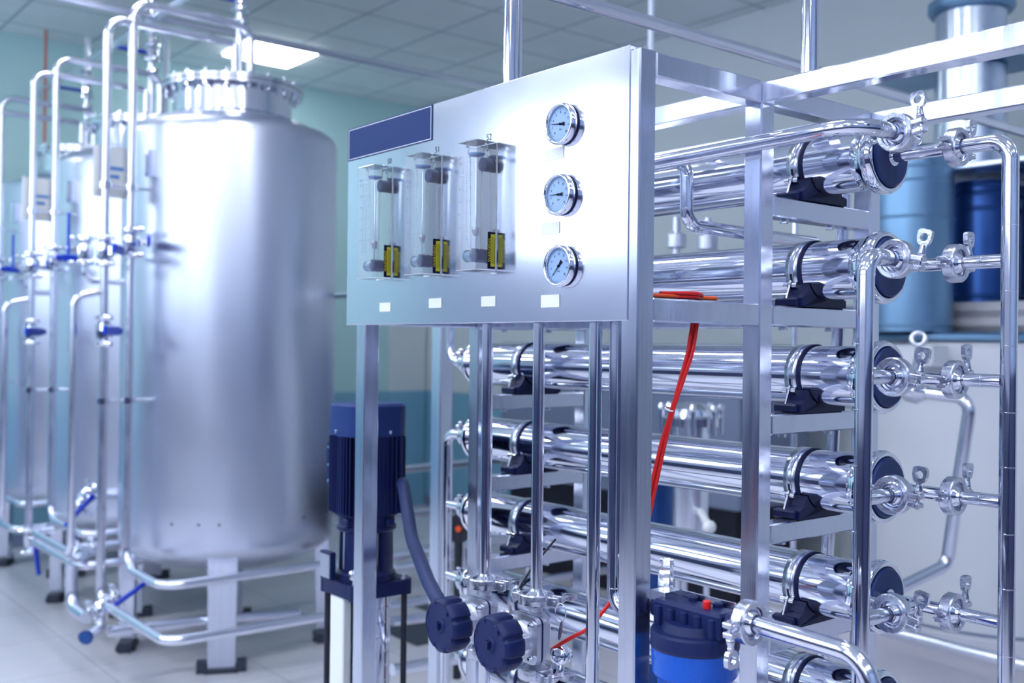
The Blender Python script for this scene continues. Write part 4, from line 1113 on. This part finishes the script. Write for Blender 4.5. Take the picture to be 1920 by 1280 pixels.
# bottom valve cluster
for i in range(2):
    z = zb2+0.10*i
    BV.put((XA-S*i+0.06, Y_P2, z), lever_rot(None, (1, 0, 0), (0, 0.85, 0.5) if i == 0 else (0, 0.12, -1)), 'ball valve with a slanting blue lever near the floor in front of the %s tank' % which[i], GB)
q = pX(180, 1187, XA+0.1)
dr = thing('drain_spout', 'short drain spout with a blue cap low in front of the nearest tank', 'spout', (q.x, q.y, q.z-0.05))
part('pipe', MB().tube([(XA+0.02, Y_P2-0.02, zb2-0.02), (q.x, q.y+0.02, q.z+0.02), (q.x+0.03, q.y-0.05, q.z)], 0.024, rb=0.03, n=18), 'pipe_far', dr)
part('cap', MB().lathe((q.x+0.03, q.y-0.05, q.z), (0.75, -0.6, -0.2), [(0.0, -0.004), (0.030, -0.004), (0.032, 0.008), (0.024, 0.012), (0, 0.010)], 24), 'drum_blue', dr)
p = pX(162, 930, -5.35)
BV.put(p, lever_rot(None, (1, 0, 0), (0, -0.7, -0.72)), 'ball valve with a slanting blue lever at the bottom outlet of the middle tank', GB)
solo('outlet_pipe', MB().tube([p, (p.x, p.y+0.30, p.z), (p.x-0.25, p.y+0.75, p.z)], 0.026, rb=0.06), 'pipe_far', 'thick horizontal outlet pipe behind the valves of the nearest tank', 'pipe')
p = pX(150, 1040, -5.05)
BV.put(p, lever_rot(None, (0.1, -0.3, 1), (1, -0.35, 0.3)), 'ball valve with a small blue lever between the nearest and middle tanks near the floor', GB)
a0 = pX(134, 1060, -5.05); a1 = pX(134, 1138, -5.05)
solo('drain_bend', MB().tube([a0, a1, (XA-0.1, Y_P2-0.03, a1.z)], 0.028, rb=0.08, n=18), 'pipe_far', 'thick U bend hanging near the floor left of the nearest tank', 'pipe')
solo('crossing_pipe', MB().tube([pX(205, 1184, -4.55), pX(400, 1162, -4.55), pX(560, 1150, -4.55)], 0.024, rb=0.05, n=18), 'pipe_far', 'steel pipe near the floor passing behind the front leg of the nearest tank', 'pipe')
solo('crossing_pipe', MB().tube([(-5.6, 1.6, 0.42), (-5.6, 4.3, 0.40)], 0.026, n=18), 'pipe_far', 'steel pipe running to the right between the legs of the tanks', 'pipe')
for i in range(3):
    for (py, nm) in ((352, 'upper'), (750, 'lower')):
        zz = pX(243, py, XA).z; dx = -S*i
        b = MB().cyl((XA+dx, Y_P2-0.02, zz), (XA+dx, Y_P1+0.12, zz), 0.008, 12)
        for yy in (Y_P2, Y_P1): b.lathe((XA+dx, yy, zz-0.014), (0, 0, 1), [(PR, 0), (PR+0.010, 0), (PR+0.010, 0.028), (PR, 0.028)], 20)
        solo('pipe_bracket', b, 'chrome', '%s bracket tying the vertical pipes to the %s tank' % (nm, which[i]), 'bracket', 'pipe brackets on the tanks')
# paper signs
for i in range(2):
    dx = -S*i
    c = pX(218, 318, XA+0.0); c = V((c.x+dx-0.05, c.y+0.0, c.z))
    sg = thing('paper_sign', 'white paper sign with blue print hung between the pipes of the %s tank' % which[i], 'sign', c, 'paper signs on the tank pipes')
    yh = 0.085
    part('sheet', MB().box((c.x-0.002, c.y-yh, c.z-0.12), (c.x, c.y+yh, c.z+0.11)), 'paper', sg)
    tx = MB()
    for (zz, w) in ((0.012, 0.10), (-0.025, 0.06)): tx.box((c.x, c.y-w/2, c.z+zz-0.008), (c.x+0.001, c.y+w/2, c.z+zz+0.008))
    part('printed_line', tx, 'print_blue', sg)
# vent valve stacks on the lids
def build_vent():
    o = V((XA-0.05, pX(450, 30, XA-0.05).y, 2.80))
    v = thing('vent_valve', 'x', 'valve', o, 'valve stacks above the tank lids')
    st = MB().cyl(o, o+V((0, 0, 0.72)), 0.018, 16)
    part('pipe', st, 'pipe_far', v)
    for z in (0.24, 0.31, 0.40, 0.47):
        c = MB()
        c.lathe(o+V((0, 0, z)), (0, 0, 1), [(0.018, 0), (0.042, 0), (0.045, 0.005), (0.045, 0.018), (0.040, 0.024), (0.018, 0.024)], 24)
        c.box(o+V((0.038, -0.014, z+0.002)), o+V((0.075, 0.014, z+0.022)), 0.004); c.box(o+V((-0.065, -0.012, z+0.004)), o+V((-0.038, 0.012, z+0.020)), 0.003)
        part('clamp', c, 'chrome', v)
    part('body', MB().lathe(o+V((0, 0, 0.335)), (0, 0, 1), [(0.02, 0), (0.037, 0.012), (0.037, 0.048), (0.02, 0.062)], 20), 'chrome', v)
    part('lever', MB().box(o+V((-0.015, -0.19, 0.352)), o+V((0.015, -0.03, 0.370)), 0.004), 'blue', v)
    return v
group_copy(build_vent(), 'stack of clamps and a valve rising above the lid of the %s tank', 'valve stacks above the tank lids')

# overhead pipes and cables on the left
z = 3.30
a = pZ(480, 71, z)
solo('ceiling_pipe', MB().cyl((a.x, 1.2, z), (a.x, YB-0.005, z), 0.022, 16), 'pipe_far', 'thin steel pipe under the ceiling passing in front of the lamp', 'pipe')
a = pZ(167, 113, 3.30)
solo('ceiling_pipe', MB().cyl((XL+0.005, a.y, 3.30), (-2.5, a.y, 3.30), 0.022, 16), 'pipe_far', 'steel pipe under the ceiling slanting up above the middle tank', 'pipe')
for (x, d, r, m, l) in ((36, 7.6, 0.022, 'hanger', 'pale conduit hanging from the ceiling near the left edge'), (312, 7.3, 0.020, 'hanger', 'pale conduit hanging beside the lid of the nearest tank'), (86, 7.4, 0.011, 'cable_pink', 'pinkish-red cable hanging from the ceiling above the middle tank')):
    a = pD(x, 60, d)
    solo('hanging_conduit' if m == 'hanger' else 'hanging_cable', MB().cyl((a.x, a.y, 2.2), (a.x, a.y, ZC), r, 10), m, l, 'cable')

# ------------------------------------------------------------------ background on the right
wt = pD(1862, 650, 4.9); WR = 0.555
struct('tank_plinth_1', MB().box((wt.x-0.75, wt.y-0.78, 0), (XR, YB, 0.27), 0.01), 'floor')  # floor-coloured plinth carrying the white plastic tank
t = thing('plastic_tank', 'big white round plastic tank behind the right end of the frame', 'tank', (wt.x, wt.y, 0.27))
part('shell', MB().lathe((wt.x, wt.y, 0.27), (0, 0, 1), [(0, 0), (WR, 0.0), (WR, 1.24), (WR-0.02, 1.265), (0.0, 1.27)], 80), 'plastic_tank', t)
part('base_shadow_ring', MB().lathe((wt.x, wt.y, 0.285), (0, 0, 1), [(WR, 0), (WR+0.005, 0.004), (WR+0.005, 0.010), (WR, 0.014)], 80), 'cabinet', t)  # dark ring drawn for the shadow line at the tank's base
q = pD(1705, 655, 4.45)
part('lug', MB().box((q.x-0.06, q.y-0.03, 1.43), (q.x+0.12, q.y+0.12, 1.52), 0.01), 'plastic_tank', t)
zc = 1.5405
solo('blue_cover', MB().lathe((wt.x, wt.y, zc), (0, 0, 1), [(0, 0), (WR-0.01, 0), (WR+0.01, 0.012), (WR+0.01, 0.028), (WR-0.01, 0.04), (0, 0.04)], 80), 'galvanised', 'flat blue metal cover lying on the white plastic tank', 'cover')
zc += 0.0405
lb = pD(1706, 450, 4.72)
dm = thing('blue_drum', 'light blue metal drum with ribs standing on the cover of the white tank', 'drum', (lb.x, lb.y, zc))
part('shell', MB().lathe((lb.x, lb.y, zc), (0, 0, 1), [(0, 0), (0.185, 0), (0.185, 0.80), (0.15, 0.83), (0, 0.83)], 56), 'galvanised', dm)
rb3 = MB()
for zz in (0.02, 0.50, 0.66, 0.72): rb3.lathe((lb.x, lb.y, zc+zz), (0, 0, 1), [(0.184, 0), (0.190, 0.006), (0.190, 0.010), (0.184, 0.016)], 56, hard=False)
part('rib', rb3, 'galvanised', dm)['kind'] = 'stuff'
zd = pD(1840, 566, 4.7).z
for (px, d, r, lab) in ((1840, 4.88, 0.160, 'dark blue metal drum beside the light blue one, behind the outer manifold'), (1976, 4.90, 0.160, 'dark blue drum cut off by the right edge of the picture')):
    db = pD(px, 450, d)
    dm = thing('dark_drum', lab, 'drum', (db.x, db.y, zd))
    part('shell', MB().lathe((db.x, db.y, zd), (0, 0, 1), [(0, 0), (r, 0), (r, 0.56), (0, 0.56)], 48), 'drum_blue', dm)
    rb3 = MB()
    for zz in (0.02, 0.42, 0.49, 0.53): rb3.lathe((db.x, db.y, zd+zz), (0, 0, 1), [(r, 0), (r+0.009, 0.008), (r+0.009, 0.014), (r, 0.022)], 48, hard=False)
    part('rib', rb3, 'drum_blue', dm)['kind'] = 'stuff'
sx = pD(1890, 600, 4.85); hh = (zd-zc)/2
for j in range(2):
    solo('folded_sack', MB().box((sx.x-0.20, sx.y-0.30, zc+hh*j), (sx.x+0.30, sx.y+0.24, zc+hh*(j+1)-0.0005), 0.03), 'sack', ('lower' if j == 0 else 'upper')+' pale folded sack under the dark blue drums', 'sack', 'sacks on the white tank')
# shelf above the drums with the round duct
dk = pD(1820, 100, 4.75)
zs = pD(1850, 297, 4.45).z
shf = solo('drum_shelf', MB().box((dk.x-0.14, dk.y-0.20, zs-0.025), (dk.x+0.75, YB-0.003, zs), 0.005), 'duct', 'pale metal shelf over the dark drums, behind the outer manifold', 'shelf')
z0 = pD(1820, 250, 4.75).z-0.15
z1 = pD(1820, 128, 4.75).z; z2 = pD(1820, 28, 4.75).z
du = thing('round_duct', 'wide shiny round ventilation duct rising in the top right corner', 'duct', (dk.x, dk.y, zs))
part('lower_section', MB().lathe((dk.x, dk.y, 0), (0, 0, 1), [(0, zs), (0.156, zs), (0.156, z1-0.01), (0.130, z1+0.012)], 56), 'duct', du)
part('upper_section', MB().lathe((dk.x, dk.y, 0), (0, 0, 1), [(0.150, z1+0.012), (0.153, z2)], 56), 'duct', du)
part('flange', MB().lathe((dk.x, dk.y, 0), (0, 0, 1), [(0.153, z2-0.004), (0.176, z2+0.004), (0.186, z2+0.02), (0.186, z2+0.055), (0.156, z2+0.08), (0.156, ZC)], 56), 'galvanised', du)
solo('duct_plate', MB().box((dk.x-0.52, dk.y-0.12, z1+0.002), (dk.x+0.25, dk.y+0.24, z1+0.014)), 'galvanised', 'thin grey-green sheet plate pierced by the round duct', 'plate')
# suction pipe in front of the white tank
YS = 3.35
sp_ = MB().tube([pY(1738, 737, YS), pY(1822, 747, YS), pY(1797, 905, YS), pY(1776, 1058, YS), pY(1690, 1100, YS-0.2), pY(1560, 1150, YS-0.5), V((pY(1560, 1150, YS-0.5).x, pY(1560, 1150, YS-0.5).y, 0.0))], 0.021, rb=0.05, n=18)
solo('suction_pipe', sp_, 'pipe_far', 'bent grey pipe hanging in front of the white plastic tank', 'pipe')
vv = thing('tank_valve', 'small pale valve with a loop handle at the top of the white tank', 'valve', pY(1712, 735, YS))
part('body', MB().lathe(pY(1740, 737, YS), pY(1690, 725, YS)-pY(1740, 737, YS), [(0.022, 0), (0.045, 0.03), (0.045, 0.07), (0.03, 0.10), (0, 0.10)], 20), 'pipe_far', vv)
part('handle', torus(pY(1722, 635, YS), (0.4, -0.8, 0.2), 0.022, 0.009).cyl(pY(1724, 655, YS), pY(1712, 715, YS), 0.013, 10), 'pipe_far', vv)
a = pZ(1680, 1186, 0.33); b2 = pZ(1925, 1247, 0.33)
solo('floor_pipe', MB().cyl(a+(a-b2)*0.15, b2+(b2-a)*0.6, 0.028, 18), 'pipe_far', 'steel pipe lying low across the floor at the lower right', 'pipe')

# ------------------------------------------------------------------ background in the middle
cbx = thing('equipment_cabinet', 'wide grey-blue cabinet behind the long vessels', 'cabinet', (-4.6, 4.75, 0))
part('housing', MB().box((-5.60, 4.45, 0.62), (-3.55, 5.10, 1.52), 0.01), 'cabinet', cbx)
part('plinth', MB().box((-5.55, 4.50, 0.0), (-3.60, 5.05, 0.62)), 'black', cbx)
cy = pD(1296, 760, 4.0)
hs = thing('filter_housing', 'upright stainless filter housing with a bolted lid behind the vessels', 'filter housing', (cy.x, cy.y, 0))
part('body', MB().lathe((cy.x, cy.y, 0), (0, 0, 1), [(0, 0.62), (0.04, 0.63), (0.068, 0.70), (0.070, 1.20)], 36), 'pipe_far', hs)
part('flange', MB().lathe((cy.x, cy.y, 0), (0, 0, 1), [(0.07, 1.20), (0.108, 1.20), (0.108, 1.232), (0.085, 1.24), (0.080, 1.265), (0.05, 1.285), (0, 1.29)], 36), 'tank_bright', hs)
for k in range(8):
    a_ = 2*PI*k/8; part('eye_bolt', MB().lathe((cy.x+0.112*math.cos(a_), cy.y+0.112*math.sin(a_), 1.17), (0, 0, 1), [(0, 0), (0.010, 0), (0.010, 0.09), (0.016, 0.10), (0.010, 0.115), (0, 0.115)], 12), 'chrome', hs)
for k in range(3):
    a_ = 2*PI*k/3+0.5; part('leg', MB().cyl((cy.x+0.066*math.cos(a_), cy.y+0.066*math.sin(a_), 0), (cy.x+0.066*math.cos(a_), cy.y+0.066*math.sin(a_), 0.75), 0.012, 12), 'pipe_far', hs)
c2 = pD(1225, 850, 4.3)
solo('dark_column', MB().cyl((c2.x, c2.y, 0), (c2.x, c2.y, 1.12), 0.085, 32), 'drum_blue', 'dark blue-grey cylinder left of the bolted filter housing', 'cylinder')
kb = pD(1330, 988, 3.6)
solo('white_knob', MB().lathe(kb, (-FW), [(0, -0.02), (0.020, -0.015), (0.024, 0), (0.020, 0.012), (0, 0.016)], 24, hard=False).cyl(kb, V((cy.x+0.05, cy.y, kb.z)), 0.014, 12), 'white', 'round white knob beside the foot of the filter housing', 'knob')
for (q, lab) in (((1268, 445), 'small steel valve with a dark knob seen through the gap above the second vessel'), ((1327, 448), 'small steel pipe fitting seen right of it through the gap above the second vessel')):
    o = pY(q[0], q[1], pD(1268, 445, 3.6).y)
    w = MB().cyl(o+V((0, 0, -0.10)), o+V((0, 0, 0.07)), 0.014, 12); w.lathe(o+V((0, 0, -0.04)), (0, 0, 1), [(0.014, 0), (0.034, 0.006), (0.034, 0.05), (0.014, 0.06)], 16)
    solo('pipe_fitting', w, 'aluminium', lab, 'valve')
z = pD(1268, 500, 3.6).z-0.02
solo('gap_pipe', MB().cyl((-5.0, pD(1268, 445, 3.6).y, z-0.01), (-1.7, pD(1268, 445, 3.6).y, z-0.01), 0.014, 14), 'pipe_far', 'thin background pipe seen between the upper vessels', 'pipe')
solo('gap_pipe', MB().cyl((-3.1, 2.2, 1.712), (-3.1, 5.1, 1.712), 0.02, 14), 'pipe_far', 'background pipe running away behind the topmost vessel', 'pipe')
# floor pipes seen under the panel
solo('background_pipe', MB().cyl(pX(600, 895, -5.8), V((-5.8, YB-0.016, pX(900, 862, -5.8).z)), 0.024), 'pipe_far', 'single steel pipe crossing the teal wall left of the far frame post', 'pipe')
solo('background_pipe', MB().tube([pX(740, 1042, -4.3), pX(845, 1016, -4.3), pX(866, 1022, -4.3), pX(872, 1100, -4.3)], 0.026, rb=0.05, n=18), 'pipe_far', 'steel pipe with a hooked end just above the floor behind the hose', 'pipe')
solo('background_pipe', MB().tube([pX(740, 1064, -4.2), pX(866, 1044, -4.2)], 0.02), 'pipe_far', 'thinner steel pipe directly below the hooked one', 'pipe')
solo('background_pipe', MB().tube([pX(735, 1164, -3.9), pX(900, 1146, -3.9), V((-3.9, pX(900, 1146, -3.9).y, 0))], 0.022), 'pipe_far', 'steel pipe crossing over the dark floor grate', 'pipe')
solo('background_pipe', MB().tube([pX(735, 1256, -3.0), pX(900, 1226, -3.0), V((-3.0, pX(900, 1226, -3.0).y, 0))], 0.021), 'pipe_far', 'lowest background pipe, behind the left-hand handwheel', 'pipe')
cw = pD(860, 990, 4.3)
c_ = thing('hand_wheel', 'black round wheel with a yellow hub behind the far frame post', 'wheel', cw)
part('rim', MB().lathe(cw, -FW, [(0, -0.02), (0.055, -0.02), (0.060, -0.01), (0.060, 0.01), (0.055, 0.018), (0.0, 0.012)], 32), 'black', c_)
part('hub', MB().lathe(cw-FW*0.012, -FW, [(0.013, 0), (0.012, 0.008), (0, 0.010)], 16), 'orange', c_)
part('stem', MB().cyl(cw, cw+V((0, 0, -0.62)), 0.018, 12), 'black', c_)
for (pts, lab) in (((pZ(745, 1125, 0), pZ(790, 1122, 0), pZ(905, 1158, 0), pZ(840, 1160, 0)), 'dark floor grate behind the conduit hose, the farther one'),
                   ((pZ(735, 1170, 0), pZ(815, 1168, 0), pZ(840, 1205, 0), pZ(770, 1206, 0)), 'dark floor grate behind the conduit hose, the nearer one')):
    x0 = min(p.x for p in pts); x1 = max(p.x for p in pts); y0 = min(p.y for p in pts); y1 = max(p.y for p in pts)
    solo('floor_grate', MB().box((x0, y0, 0.0), (x0+0.42, y1, 0.006)), 'grate', lab, 'grate')
